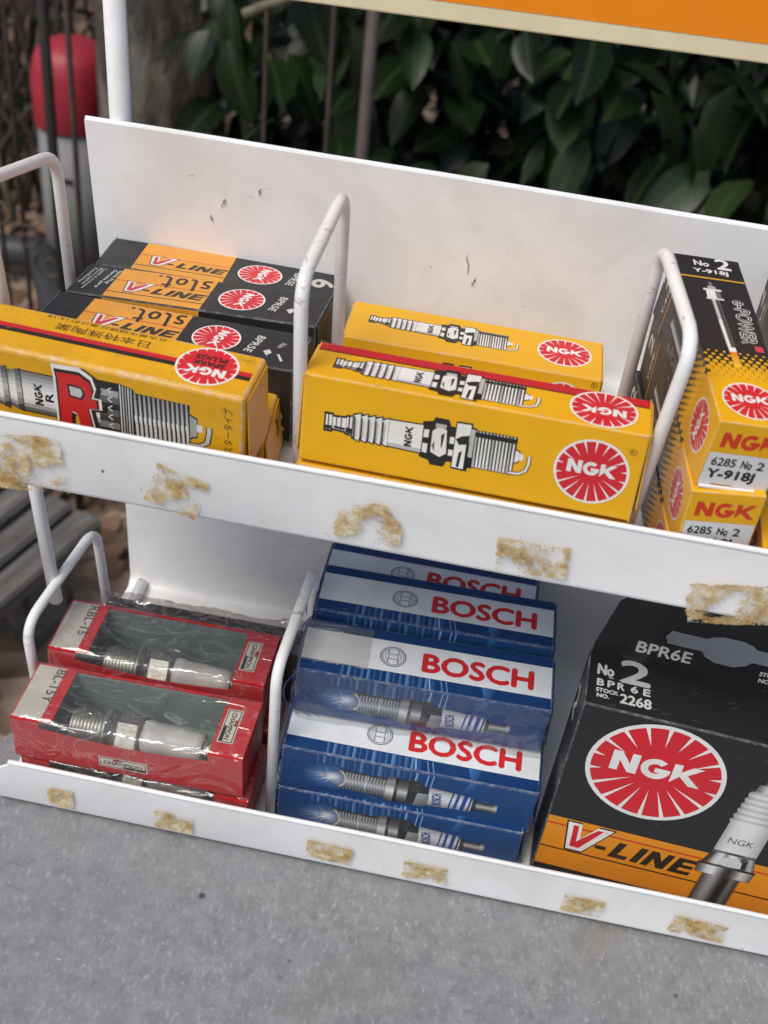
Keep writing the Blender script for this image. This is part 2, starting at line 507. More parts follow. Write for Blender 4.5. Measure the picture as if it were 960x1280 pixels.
INK, PAPER = rgb(26, 23, 22), rgb(236, 234, 228)
def plug_art(p, x0, y0, S, rot=0, lay=2, fat=1.0, label=True, start=0):
    """black and white line drawing of a spark plug, terminal at x0,y0, S long"""
    k = S / 100
    ca, sa = cos(radians(rot)), sin(radians(rot))
    def X(s, t): return (x0 + k * (s * ca - t * fat * sa), y0 + k * (s * sa + t * fat * ca))
    def seg(s0, s1, h0, h1, col, l, t0=-1, t1=1):
        p.tris([X(s0, t0 * h0), X(s1, t0 * h1), X(s1, t1 * h1), X(s0, t1 * h0)], [(0, 1, 2, 3)], col, lay + l)
    G1, G2 = rgb(120, 118, 114), rgb(190, 188, 184)
    def out(s0, s1, h0, h1): seg(s0 - .5, s1 + .5, h0 + .6, h1 + .6, INK, 0)
    out(0, 3.6, 3.9, 3.9); seg(.4, 3.4, 3.4, 3.4, PAPER, 1); seg(.4, 3.4, 3.4, 3.4, INK, 1.5, -.95, -.45); seg(1.4, 2, 3.4, 3.4, INK, 2)
    out(3.6, 10.5, 2.9, 3.4); seg(3.8, 10.5, 2.6, 3.0, PAPER, 1); seg(4.4, 10.2, 2.6, 3.0, INK, 1.5, -.9, -.5)
    for s in (5.4, 7.8): seg(s, s + .55, 2.7, 2.8, INK, 2)
    out(10.5, 13.6, 3.9, 4.4); seg(10.7, 13.4, 3.6, 4.2, PAPER, 1); seg(10.7, 13.4, 3.6, 4.2, INK, 1.5, -.95, -.3); seg(11.6, 12.3, 3.9, 4, INK, 2)
    # ribbed insulator
    for i in range(5):
        a = 14 + i * 3.5
        out(a, a + 3.4, 5.2, 6.5)
        seg(a, a + 3.3, 5.0, 6.4, PAPER, 1)
        p.tris([X(a + .2, -5.2), X(a + 1.2, -6.2), X(a + .9, 4.6), X(a + .1, 4.6)], [(0, 1, 2, 3)], INK, lay + 1.5)
        seg(a + 1.2, a + 1.9, 5.6, 5.6, G2, 1.5, -.85, .6)
    out(31.5, 48, 6.0, 6.4)
    seg(31.5, 48, 6.0, 6.4, PAPER, 1)
    seg(31.5, 48, 6.0, 6.4, G2, 1.5, -1, -.72)
    if label:
        q = X(43.2, -4.6)
        p.ngk(q[0], q[1], k * 3.6 * 1.0, INK, lay + 3, rot + 90, sx=.80 * fat)
    # collar, hexagon, flange
    out(48, 52, 7.6, 8.6); seg(48, 51.6, 7.4, 8.2, INK, 1); seg(48.6, 51, 7.6, 8, PAPER, 2, .15, .62); seg(48.6, 51, 7.6, 8, PAPER, 2, -.75, -.2)
    p.poly([X(52, 8.4), X(53.2, 11), X(59.8, 11), X(61, 8.6), X(61, -8.6), X(59.8, -11), X(53.2, -11), X(52, -8.4)], INK, lay + 1)
    p.poly([X(52.6, 4.6), X(55.6, 7.2), X(59.4, 6.0), X(60.5, -4.6), X(57.4, -6.8), X(52.8, -5)], PAPER, lay + 2)
    p.poly([X(57.0, 3.4), X(58.6, 4.6), X(58.2, -1.5), X(57.6, -2.6)], INK, lay + 2.5)
    p.poly([X(53.2, -2.2), X(54.6, -4.8), X(54.0, .5)], INK, lay + 2.5)
    seg(53.8, 59, 10, 10, G2, 2, .66, .84)
    out(61, 64, 7.6, 7.6); seg(61, 64, 7.4, 7.4, INK, 1); seg(61.4, 63.6, 7, 7, PAPER, 2, .05, .5); seg(61.4, 63.6, 7, 7, PAPER, 2, -.75, -.35)
    out(64, 71, 10.4, 10.6); seg(64, 70.8, 10.2, 10.4, PAPER, 1)
    p.poly([X(64.2, 3), X(66, .5), X(70.6, 1.4), X(70.6, 5.6), X(67, 4.6)], INK, lay + 2)
    p.poly([X(66.5, -3), X(68, -2), X(67.4, -9.8), X(66, -9.8)], INK, lay + 2)
    seg(69.6, 70.8, 10.2, 10.4, INK, 2.3, -1, .2)
    out(71, 73, 8.8, 8.8); seg(71, 73, 8.6, 8.6, G2, 1); seg(71, 73, 8.6, 8.6, INK, 1.5, -1, -.5)
    # thread
    seg(73, 93.4, 8.5, 8.5, INK, 0)
    for i in range(12):
        s = 73.4 + i * 1.66
        p.tris([X(s, 8.3), X(s + .7, 8.3), X(s + 1.25, -8.5), X(s + .2, -8.5)], [(0, 1, 2, 3)], PAPER if i % 5 else G2, lay + 1)
        p.tris([X(s, 8.3), X(s + 1.1, 8.9), X(s + 1.5, 8.3)], [(0, 1, 2)], INK, lay + .6)
        p.tris([X(s, -8.4), X(s + .9, -9.3), X(s + 1.5, -8.4)], [(0, 1, 2)], INK, lay + .6)
    seg(73.4, 93, 8.4, 8.4, INK, 1.6, .66, .92)
    # electrodes
    seg(93.4, 95.6, 3.4, 2.6, INK, .5); seg(93.4, 95.3, 2.8, 2.1, PAPER, 1.5)
    seg(95.4, 97.4, 1.5, 1.3, PAPER, 1)
    hook = [X(91.5, -8.0), X(96.6, -7.6), X(99.6, -5.6), X(100.4, -2.2), X(100.2, 1)]
    p.line(hook, 2.0 * k, INK, lay + 1.2)
    p.line(hook, 1.15 * k, PAPER, lay + 2)

# ------------------------------------------------------------------ cartons
MATS = {}
def body_mats(key, base, rough=.4, dirt=.5):
    if key not in MATS:
        MATS[key] = [card_mat(key + '_board', base, rough, dirt=dirt), card_mat(key + '_board_fold', base, rough + .1, True, dirt=dirt)]
    return MATS[key]
def carton(L, d, h, mats, parent, bev=.0005, seg=2, dents=0.0, name='carton', seed=1, split=None):
    bm = bmesh.new()
    bmesh.ops.create_cube(bm, size=1)
    for v in bm.verts:
        v.co = Vector(((v.co.x + .5) * L, (v.co.y + .5) * d, (v.co.z + .5) * h))
    bmesh.ops.bevel(bm, geom=list(bm.edges), offset=bev, segments=seg, profile=.5, affect='EDGES')
    big = sorted((f.calc_area() for f in bm.faces), reverse=True)[5] * .6
    for f in bm.faces:
        f.material_index = 0 if f.calc_area() >= big else 1
    if split is not None:
        bmesh.ops.bisect_plane(bm, geom=list(bm.verts) + list(bm.edges) + list(bm.faces), plane_co=(0, split, 0), plane_no=(0, 1, 0))
        for f in bm.faces:
            if f.calc_center_median().y < split: f.material_index += 2
    o = bm_obj(name, bm, mats, parent)
    return o
def end_flap(L, d, h, mats, parent, side='right', gap=.0007, lift=.0006, tongue=True):
    """closing flap at an end: thin board with a slightly raised free edge"""
    y0, y1, z0, z1 = gap, d - gap, gap, h - gap
    x = L + .0001 if side == 'right' else -.0001
    s = 1 if side == 'right' else -1
    t = .00035
    pts = []
    n = 6
    for i in range(n + 1):
        u = i / n
        pts.append((y0 + (y1 - y0) * u, z0 + (.0 if 0 < i < n else .0012)))
    prof = [(y0, z1), (y0, z0 + .003), (y0 + .002, z0), (y1 - .002, z0), (y1, z0 + .003), (y1, z1)]
    v = []
    for (yy, zz) in prof:
        lf = lift * (1 - (zz - z0) / (z1 - z0)) ** 1.5
        v.append((x + s * lf, yy, zz))
    for (yy, zz) in prof:
        lf = lift * (1 - (zz - z0) / (z1 - z0)) ** 1.5
        v.append((x + s * (lf + t), yy, zz))
    m = len(prof)
    f = [tuple(range(m)), tuple(range(2 * m - 1, m - 1, -1))]
    for i in range(m):
        j = (i + 1) % m
        f.append((i, j, m + j, m + i))
    o = mesh_obj('end_flap', v, f, mats[0], parent)
    bm = bmesh.new(); bm.from_mesh(o.data); bmesh.ops.recalc_face_normals(bm, faces=bm.faces); bm.to_mesh(o.data); bm.free()
    return o

def scuffs(parent, L, d, h, seed, paper, n=26, faces='tf', dirt=8):
    """rubbed-through spots along the folds and corners, small dark grime marks on the faces"""
    rs = random.Random(seed)
    for key in faces:
        w, hh = (L, d) if key == 't' else (L, h)
        w *= 1000; hh *= 1000
        p = Print()
        def blot(x, y, rx, ry, col, lay):
            k = rs.randint(5, 8); a0 = rs.uniform(0, 6)
            P = []
            for i in range(k):
                aa = a0 + 2 * pi * i / k
                q = rs.uniform(.35, 1.15)
                P.append((min(w - .12, max(.12, x + rx * q * cos(aa))), min(hh - .12, max(.12, y + ry * q * sin(aa)))))
            p.poly(P, col, lay)
        for i in range(n):
            s = rs.random()
            c = tuple(min(1, x * rs.uniform(.75, 1.1)) for x in paper)
            if s < .42: blot(rs.uniform(0, w), rs.choice((0.0, hh)), rs.uniform(.3, 1.6), rs.uniform(.15, .45), c, 14)
            elif s < .62: blot(rs.choice((0.0, w)), rs.uniform(0, hh), rs.uniform(.15, .45), rs.uniform(.3, 1.2), c, 14.5)
            else: blot(rs.choice((0.1, w - .1)), rs.choice((0.1, hh - .1)), rs.uniform(.3, 1.1), rs.uniform(.3, .9), c, 15)
        for i in range(dirt):
            x, y = rs.uniform(1, w - 1), rs.uniform(1, hh - 1)
            if rs.random() < .5: blot(x, y, rs.uniform(.08, .22), rs.uniform(.08, .2), rgb(70, 56, 30), 15.5)
            else:
                an = rs.uniform(-.5, .5); ln = rs.uniform(.8, 3.0)
                p.line([(x, y), (min(w - .2, x + ln * cos(an)), min(hh - .2, max(.2, y + ln * sin(an))))], .09, c, 15.5)
        o = p.build('scuff_marks', parent, TOP(L, d, h) if key == 't' else FRONT(L, d, h))
        o['kind'] = 'stuff'
YEL = rgb(234, 174, 9)
ORA = rgb(228, 142, 22)
BLKC = rgb(38, 37, 38)
RED = rgb(200, 22, 36)

# ================================================================== SETTING
def ground_mat():
    m, t, b = new_mat('leaf_litter_soil')
    co = objco(t)
    v = N(t, 'ShaderNodeTexVoronoi')
    v.inputs['Scale'].default_value = 26
    v.inputs['Randomness'].default_value = 1
    t.links.new(co, v.inputs['Vector'])
    n1 = noise(t, co, 3.0, 6, .65)
    n2 = noise(t, co, 60, 5, .65)
    c = ramp(t, n2, [(.3, (.075, .055, .042)), (.55, (.16, .12, .09)), (.75, (.30, .235, .18))])
    leafc = ramp(t, v.outputs['Color'], [(.2, (.11, .07, .045)), (.5, (.24, .16, .11)), (.8, (.42, .30, .23))])
    c = mixc(t, ramp(t, n1, [(.42, K3), (.58, W3)]), c, leafc)
    t.links.new(c, b.inputs['Base Color'])
    b.inputs['Roughness'].default_value = .9
    bump(t, b, v.outputs['Distance'], .6, .02)
    return m
GZ = -.92
v_, f_ = [], []
ng = 40
for i in range(ng + 1):
    for j in range(ng + 1):
        x = (i / ng - .5); y = (j / ng - .5)
        X_ = math.copysign(abs(x * 2) ** 2.2, x) * 60
        Y_ = math.copysign(abs(y * 2) ** 2.2, y) * 60 + 1
        v_.append((X_, Y_, GZ + random.uniform(-.006, .006) * (1 if abs(X_) < 6 and abs(Y_) < 6 else 0)))
for i in range(ng):
    for j in range(ng):
        a = i * (ng + 1) + j
        f_.append((a, a + ng + 1, a + ng + 2, a + 1))
gro = mesh_obj('ground', v_, f_, ground_mat(), smooth=True)
tag(gro, kind='structure', label='brown soil strewn with dry leaf litter behind the rack')

def leaf_vf(L, w, fold=.25, droop=.2, n=5):
    v, f = [], []
    for i in range(n + 1):
        t = i / n
        ww = w * (sin(pi * t ** .85) ** .62) if 0 < t < 1 else 0.0008
        z = -droop * L * t * t
        v += [(-ww / 2, L * t, z + fold * ww / 2), (0, L * t, z), (ww / 2, L * t, z + fold * ww / 2)]
    for i in range(n):
        a = i * 3
        f += [(a, a + 1, a + 4, a + 3), (a + 1, a + 2, a + 5, a + 4)]
    return v, f
def leaf_mat(name, c1, c2, c3, rough=.38, rib=False):
    m, t, b = new_mat(name)
    oi = N(t, 'ShaderNodeObjectInfo')
    co = N(t, 'ShaderNodeTexCoord').outputs['Object']
    n1 = noise(t, co, 40, 4, .6)
    n2 = noise(t, co, 6, 2, .5)
    ad = N(t, 'ShaderNodeMath', operation='ADD')
    t.links.new(oi.outputs['Random'], ad.inputs[0])
    t.links.new(n2, ad.inputs[1])
    sb = N(t, 'ShaderNodeMath', operation='SUBTRACT')
    t.links.new(ad.outputs[0], sb.inputs[0]); sb.inputs[1].default_value = .5
    c = ramp(t, sb.outputs[0], [(.1, c1), (.65, c2), (.97, c3)])
    c = mixc(t, ramp(t, n1, [(.66, K3), (.74, (.5,) * 3)]), c, (.14, .11, .05))
    if rib:
        sx_ = N(t, 'ShaderNodeSeparateXYZ'); t.links.new(co, sx_.inputs[0])
        ax = N(t, 'ShaderNodeMath', operation='ABSOLUTE'); t.links.new(sx_.outputs[0], ax.inputs[0])
        c = mixc(t, ramp(t, ax.outputs[0], [(.0004, (.6,) * 3), (.0012, K3)]), c, (.045, .07, .025))
        wv = N(t, 'ShaderNodeMath', operation='MULTIPLY_ADD'); t.links.new(ax.outputs[0], wv.inputs[0]); wv.inputs[1].default_value = -.9; t.links.new(sx_.outputs[1], wv.inputs[2])
        fr_ = N(t, 'ShaderNodeMath', operation='PINGPONG'); t.links.new(wv.outputs[0], fr_.inputs[0]); fr_.inputs[1].default_value = .0045
        c = mixc(t, ramp(t, fr_.outputs[0], [(.0003, (.35,) * 3), (.0010, K3)]), c, (.025, .04, .015))
    t.links.new(c, b.inputs['Base Color'])
    b.inputs['Roughness'].default_value = rough
    b.inputs['Specular IOR Level'].default_value = .28
    bump(t, b, n1, .15, .003)
    return m
LEAF = leaf_mat('glossy_hedge_leaf', (.003, .008, .003), (.008, .020, .006), (.022, .036, .013), .42)
LEAFR = leaf_mat('veined_hedge_leaf', (.003, .009, .0025), (.0095, .026, .006), (.026, .046, .013), .36, True)
LEAF2 = leaf_mat('yellowing_leaf', (.02, .032, .012), (.05, .062, .022), (.17, .16, .075), .5)
TWIG = simple('brown_twig', (.07, .05, .038), .85, 0, .4, 60)
DRY = leaf_mat('dry_fallen_leaf', (.12, .065, .04), (.26, .155, .10), (.45, .31, .24), .7)

leafmesh = []
for k in range(6):
    v, f = leaf_vf(random.uniform(.052, .078), random.uniform(.028, .042), random.uniform(.1, .5), random.uniform(.1, .5))
    me = bpy.data.meshes.new('leaf')
    me.from_pydata(v, [], f)
    me.polygons.foreach_set('use_smooth', [True] * len(me.polygons))
    me.materials.append(LEAFR if k < 4 else (LEAF2 if k == 4 else DRY))
    leafmesh.append(me)

def stuff_leaves(name, n, spot, mats, parent=None, Lr=(.05, .08), wr=(.024, .036), tilt=.8, rnd=None):
    V, F, I = [], [], []
    r = rnd or random
    for q in range(n):
        p, out = spot(r)
        v, f = leaf_vf(r.uniform(*Lr), r.uniform(*wr), r.uniform(.1, .5), r.uniform(.1, .5), 3)
        m = Matrix.Rotation(r.uniform(0, 2 * pi), 3, 'Z') if out is None else Matrix.Rotation(math.atan2(out[1], out[0]) - pi / 2 + r.uniform(-1.1, 1.1), 3, 'Z')
        m = m @ Matrix.Rotation(r.uniform(-tilt, tilt * .4), 3, 'X') @ Matrix.Rotation(r.uniform(-.7, .7), 3, 'Y')
        b = len(V)
        V += [Vector(p) + m @ Vector(a) for a in v]
        F += [tuple(b + i for i in ff) for ff in f]
        k = 0 if r.random() < .9 else 1
        I += [k] * len(f)
    o = mesh_obj(name, V, F, mats, parent, True, I)
    o['kind'] = 'stuff'
    return o

# ---- shrub of a hedge: stems, the leaves one can pick out, and the mass behind
def shrub(name, label, x0, x1, y0, y1, z1, nbig, nmass, seed, bigz, group):
    r = random.Random(seed)
    root = empty(name, ((x0 + x1) / 2, (y0 + y1) / 2, GZ))
    tag(root, label, 'shrub', group)
    cx, cy = (x0 + x1) / 2, (y0 + y1) / 2
    V, F = [], []
    for i in range(9):
        bx, by = r.uniform(-.08, .08), r.uniform(-.05, .08)
        tx, ty = r.uniform(x0, x1) - cx, r.uniform(y0, y1) - cy
        hh = (z1 - GZ) * r.uniform(.6, 1)
        path = [Vector((bx, by, 0))]
        for k in range(1, 6):
            t = k / 5
            path.append(Vector((bx + (tx - bx) * t + r.uniform(-.03, .03), by + (ty - by) * t + r.uniform(-.03, .03), hh * t)))
        v, f = sweep(path, [.011 * (1 - .7 * k / 5) for k in range(6)], 6)
        b = len(V); V += v; F += [tuple(b + i for i in q) for q in f]
    mesh_obj('stem', V, F, TWIG, root, True)
    for i in range(nbig):
        lf = bpy.data.objects.new('leaf', leafmesh[r.choice((0, 1, 2, 3) * 5 + (4, 4))])
        link(lf, root)
        x = r.uniform(x0, x1) - cx
        z = r.uniform(*bigz) - GZ
        y = y0 - cy + abs(r.gauss(0, .09)) - .02
        x = max(x, x0 - cx - .0 if x0 > -.3 else -.39 - (y + cy - 1.16) * .3 - cx + abs(r.gauss(0, .03)))
        lf.location = (x, y, z)
        lf.rotation_euler = Euler((r.uniform(-1.15, .25), r.uniform(-.6, .6), pi + r.uniform(-1.3, 1.3)))
        s = r.uniform(.8, 1.3) * (1.2 if x0 > -.1 else 1.0)
        lf.scale = (s, s, s)
    def spot(q):
        x = q.uniform(x0, x1) - cx
        y = q.uniform(y0 + .05, y1) - cy
        z = q.uniform(.02, z1 - GZ)
        if x0 < -.3: x = max(x, -.39 - (y + cy - 1.16) * .3 - cx + abs(q.gauss(0, .05)))
        return (x, y, z), (x * .3, -1)
    stuff_leaves('foliage', nmass, spot, [LEAF, LEAF2], root, rnd=r)
    return root
HG = 'broad-leaved shrubs of the hedge behind the rack'
shrub('hedge_shrub', 'dark glossy broad-leaved shrub below the orange sign at the right edge', .02, .70, 1.12, 1.85, .75, 190, 5200, 3, (-.62, -.22), HG)
shrub('hedge_shrub', 'looser half-yellowed green shrub right of the tree trunk, behind thin iron bars', -.42, .03, 1.16, 1.85, .65, 110, 3300, 5, (-.62, -.22), HG)
def far_spot(q):
    return (q.uniform(-2.6, 2.4), q.uniform(2.6, 4.2), q.uniform(GZ, .9)), (0, -1)
fh = stuff_leaves('far_thicket', 9000, far_spot, [LEAF, LEAF2], None, (.07, .12), (.035, .06), rnd=random.Random(12))
tag(fh, 'dark leafy thicket far behind the tree trunk', 'thicket')

# ---- dry leaves on the ground
def gspot(q):
    return (q.uniform(-1.9, 1.0), q.uniform(.9, 3.2), GZ + q.uniform(.006, .02)), None
dl = stuff_leaves('fallen_leaves', 2600, gspot, [DRY, DRY], None, (.03, .07), (.018, .036), tilt=.25, rnd=random.Random(4))
tag(dl, 'dry brown fallen leaves scattered over the soil', 'leaves')

# ---- twiggy bush at upper left
r = random.Random(21)
tw = empty('twiggy_bush', (-1.05, 1.9, GZ))
tag(tw, 'bare twiggy bush at the left edge behind the red-topped post', 'bush')
V, F = [], []
for i in range(70):
    p = Vector((r.uniform(-.25, .25), r.uniform(-.2, .2), 0))
    path = [p]
    d = Vector((r.uniform(-.35, .35), r.uniform(-.3, .3), 1)).normalized()
    for k in range(7):
        d = (d + Vector((r.uniform(-.35, .35), r.uniform(-.35, .35), r.uniform(-.1, .2)))).normalized()
        path.append(path[-1] + d * r.uniform(.07, .13))
    v, f = sweep(path, [.006 * (1 - .1 * k) for k in range(8)], 5)
    b = len(V); V += v; F += [tuple(b + i for i in q) for q in f]
mesh_obj('twigs', V, F, TWIG, tw, True)
stuff_leaves('foliage', 500, lambda q: ((q.uniform(-.35, .35), q.uniform(-.25, .3), q.uniform(.1, .8)), None), [LEAF, DRY], tw, (.03, .05), (.012, .022), rnd=r)

# ---- tree
def bark_mat():
    m, t, b = new_mat('furrowed_bark')
    co = objco(t)
    mp = N(t, 'ShaderNodeMapping')
    mp.inputs['Scale'].default_value = (30, 30, 9)
    t.links.new(co, mp.inputs[0])
    n1 = noise(t, mp.outputs[0], 1.0, 7, .68, .7)
    n2 = noise(t, co, 5, 3, .5)
    c = ramp(t, n1, [(.33, (.04, .032, .026)), (.5, (.13, .106, .086)), (.64, (.27, .235, .20))])
    c = mixc(t, ramp(t, n2, [(.5, K3), (.7, (.5,) * 3)]), c, (.085, .082, .06))
    t.links.new(c, b.inputs['Base Color'])
    b.inputs['Roughness'].default_value = .92
    bump(t, b, n1, 1.0, .03)
    return m
BARK = bark_mat()
tree = empty('tree', (-.532, 1.43, GZ))
tag(tree, 'thick brown tree trunk with furrowed bark behind the top left of the rack', 'tree')
path = [Vector((.0, 0, -.05)), Vector((.0, 0, .06)), Vector((.0, 0, .3)), Vector((-.004, .0, .6)), Vector((.0, .0, 1.1)), Vector((.03, .04, 1.7)), Vector((.1, .1, 2.4))]
rad = [.125, .10, .086, .083, .082, .078, .066]
# refine with furrowed outline
pp, rr_ = [], []
for i in range(len(path) - 1):
    for k in range(8):
        t = k / 8
        pp.append(path[i].lerp(path[i + 1], t)); rr_.append(rad[i] * (1 - t) + rad[i + 1] * t)
pp.append(path[-1]); rr_.append(rad[-1])
v, f = sweep(pp, rr_, 40)
rt = random.Random(2)
ph = [rt.uniform(0, 6.28) for _ in range(12)]
nv = []
for i, p in enumerate(v):
    if i >= len(pp) * 40: nv.append(p); continue
    ring, k = divmod(i, 40)
    a = 2 * pi * k / 40
    c = pp[ring]
    q = 1 + .025 * sin(9 * a + ph[0] + .4 * sin(ring * .5)) + .02 * sin(15 * a + ph[1] + .6 * sin(ring * .8 + 1)) + rt.uniform(-.012, .012)
    nv.append(c + (p - c) * q)
mesh_obj('trunk', nv, f, BARK, tree, True)
for bx in ((-.5, .3, 3.0), (.7, .2, 3.1), (.2, -.5, 3.2), (-.2, .7, 3.3)):
    v, f = sweep([Vector((.1, .1, 2.35)), Vector((.1, .1, 2.35)).lerp(Vector(bx), .5) + Vector((0, 0, .08)), Vector(bx)], [.05, .035, .018], 10)
    mesh_obj('limb', v, f, BARK, tree, True)
def crown_spot(q):
    c = q.choice(((-.5, .3, 3.0), (.7, .2, 3.1), (.2, -.3, 3.2), (-.2, .7, 3.3), (.1, .3, 3.5), (.9, .6, 3.3), (-.8, .6, 3.2)))
    return (c[0] + q.gauss(0, .32), c[1] + q.gauss(0, .32), c[2] + q.gauss(0, .22)), None
stuff_leaves('crown', 5200, crown_spot, [LEAF, LEAF2], tree, (.07, .11), (.03, .05), rnd=random.Random(8))

# ---- post with a red domed cap
bol = empty('marker_post', (-.715, 1.56, GZ))
tag(bol, 'grey post with a rounded red cap behind the iron railing, left of the trunk', 'post')
GREYP = simple('grey_painted_post', (.20, .202, .205), .6, 0, .15, 14)
REDP = simple('faded_red_cap', (.34, .022, .04), .5, 0, .3, 14)
def lathe(prof, n=28):
    v, f = [], []
    for (rr, z) in prof:
        for k in range(n):
            a = 2 * pi * k / n
            v.append((rr * cos(a), rr * sin(a), z))
    for i in range(len(prof) - 1):
        for k in range(n):
            k2 = (k + 1) % n
            f.append((i * n + k, i * n + k2, (i + 1) * n + k2, (i + 1) * n + k))
    return v, f
v, f = lathe([(.001, 0), (.057, 0), (.057, .28), (.001, .28)])
mesh_obj('shaft', v, f, GREYP, bol, True)
capp = [(.001, .281), (.060, .281), (.062, .286), (.061, .345), (.0595, .365), (.056, .380), (.048, .394), (.036, .402), (.018, .406), (.0005, .407)]
v, f = lathe(capp)
mesh_obj('cap', v, f, REDP, bol, True)
v, f = box_vf(-.006, .012, -.0595, -.0545, .205, .211)
mesh_obj('slot', v, f, simple('slot_black', (.01, .01, .01), .8), bol)

# ---- wrought iron railing
IRON = simple('rusty_iron', (.075, .058, .05), .75, .3, .45, 30, .3)
IRONB = simple('brown_painted_iron', (.115, .088, .082), .6, .1, .25, 30, .2)
IRONK = simple('black_painted_iron', (.028, .025, .022), .6, .1, .25, 30, .2)
FY = 1.0
fence = empty('iron_railing', (-.3, FY, GZ))
tag(fence, 'thin wrought iron railing with scrolls standing in front of trunk and hedge', 'railing')
def fl(p): return (p[0] + .3, p[1] - FY, p[2] - GZ)
def ftube(name, pts, rr, m, n=8):
    v, f = sweep([fl(p) for p in pts], rr, n)
    mesh_obj(name, v, f, m, fence, True)
for x, m, rr in ((-.515, IRONK, .0062), (-.1755, IRONB, .0066), (.35, IRONB, .0066)):
    ftube('railing_post', [(x, FY, GZ - .02), (x, FY, .12)], rr, m)
bars = [(-.492, .0034), (-.56, .0030), (-.585, .0030), (-.61, .003), (-.2835, .0022), (-.216, .0026), (-.09, .003), (0, .003), (.1, .003)]
for x, rr in bars:
    if x > -.15: continue
    ftube('bar', [(x, FY + .004, GZ + .06), (x + random.uniform(-.002, .002), FY + .004, -.35), (x, FY + .004, .08)], rr, IRON)
for z in (GZ + .06, .08):
    ftube('rail', [(-1.2, FY, z), (.4, FY, z)], .007, IRONK)
def scroll(cx, cz, rr, a0, turns, s=1):
    pts = []
    for i in range(28):
        t = i / 27
        a = a0 + s * t * turns * 2 * pi
        q = rr * (1 - .78 * t)
        pts.append((cx + q * cos(a), FY + .002, cz + q * sin(a)))
    ftube('scroll', pts, .0024, IRON, 6)
for cx, cz in ((-.585, -.50), (-.555, -.53), (-.612, -.54), (-.59, -.60), (-.53, -.56)):
    scroll(cx, cz, .020, random.uniform(0, 6), 1.2, random.choice((-1, 1)))
for cx, cz in ((-.216, -.175), (-.2835, -.175), (-.35, -.18)):
    for s in (-1, 1):
        pts = [(cx + s * .030 * (1 - cos(a)) - 0, FY, cz - .03 * sin(a)) for a in [pi * k / 14 for k in range(15)]]
        ftube('scroll', pts, .0030, IRON, 6)
# dead vine stems on the railing
VINE = simple('pale_dead_vine', (.14, .13, .085), .9, 0, .4, 60)
for k, pts in enumerate(([(-.30, .98, -.23), (-.27, .985, -.215), (-.235, .98, -.20), (-.2, .985, -.17), (-.17, .98, -.12)],
                         [(-.56, .985, -.5), (-.575, .985, -.42), (-.565, .985, -.34), (-.58, .985, -.25), (-.57, .985, -.1)])):
    v, f = sweep(fillet(pts, .03), .004 if k else .005, 7)
    vo = mesh_obj('dead_vine', v, f, VINE, None, True)
    tag(vo, ('pale dry vine climbing the railing at the left edge' if k else 'pale dry vine stem crossing the scrolls right of the trunk'), 'vine')

# ---- black hose / strap on the ground
hz_path = fillet([(-.92, 1.50, -.875), (-.83, 1.535, -.872), (-.77, 1.53, -.865), (-.735, 1.46, -.862), (-.69, 1.38, -.868), (-.66, 1.30, -.885), (-.66, 1.2, -.90)], .08, 6)
v, f = sweep(hz_path, .026, 12)
v = [Vector((p.x, p.y, GZ + .004 + (p.z - GZ) * 1.0)) for p in v]
tag(mesh_obj('rubber_hose', v, f, simple('matt_black_rubber', (.035, .036, .04), .5, 0, .3, 20, .15), None, True), 'thick black rubber hose curving over the soil at the left edge', 'hose')

# ---- weathered planks, lower left
def plank_mat():
    m, t, b = new_mat('weathered_plank')
    co = objco(t)
    mp = N(t, 'ShaderNodeMapping')
    mp.inputs['Scale'].default_value = (90, 5, 90)
    t.links.new(co, mp.inputs[0])
    oi = N(t, 'ShaderNodeObjectInfo')
    n1 = noise(t, mp.outputs[0], 1.0, 6, .7, .5)
    n2 = noise(t, co, 12, 4, .6)
    c = ramp(t, n1, [(.3, (.055, .05, .046)), (.5, (.13, .122, .115)), (.7, (.22, .21, .20))])
    c = mixc(t, ramp(t, n2, [(.45, K3), (.7, (.6,) * 3)]), c, (.06, .055, .05))
    c = mixc(t, ramp(t, oi.outputs['Random'], [(0, (.25,) * 3), (1, K3)]), c, (.07, .065, .06))
    t.links.new(c, b.inputs['Base Color'])
    b.inputs['Roughness'].default_value = .85
    bump(t, b, n1, .7, .004)
    return m
PLANK = plank_mat()
deck = empty('plank_deck', (-.437, .841, -.80), (0, 0, 0))
deck.rotation_euler = (0, 0, -math.atan2(.048, .147))
tag(deck, 'low deck of weathered grey planks on the ground left of the rack', 'deck')
pw = .047
for i in range(9):
    x1 = -i * pw + .006
    v, f = box_vf(x1 - pw + .011, x1, -.62, random.uniform(-.012, .012) + (.018 if i == 0 else .03), -.022, random.uniform(-.002, .002))
    bm = bmesh.new()
    vv = [bm.verts.new(p) for p in v]
    for q in f: bm.faces.new([vv[i_] for i_ in q])
    bmesh.ops.bevel(bm, geom=list(bm.edges), offset=.003, segments=2, affect='EDGES')
    bm_obj('plank', bm, PLANK, deck)
for yy in (-.08, -.5):
    v, f = box_vf(-.44, .0, yy - .03, yy + .03, -.118, -.023)
    mesh_obj('bearer', v, f, PLANK, deck)

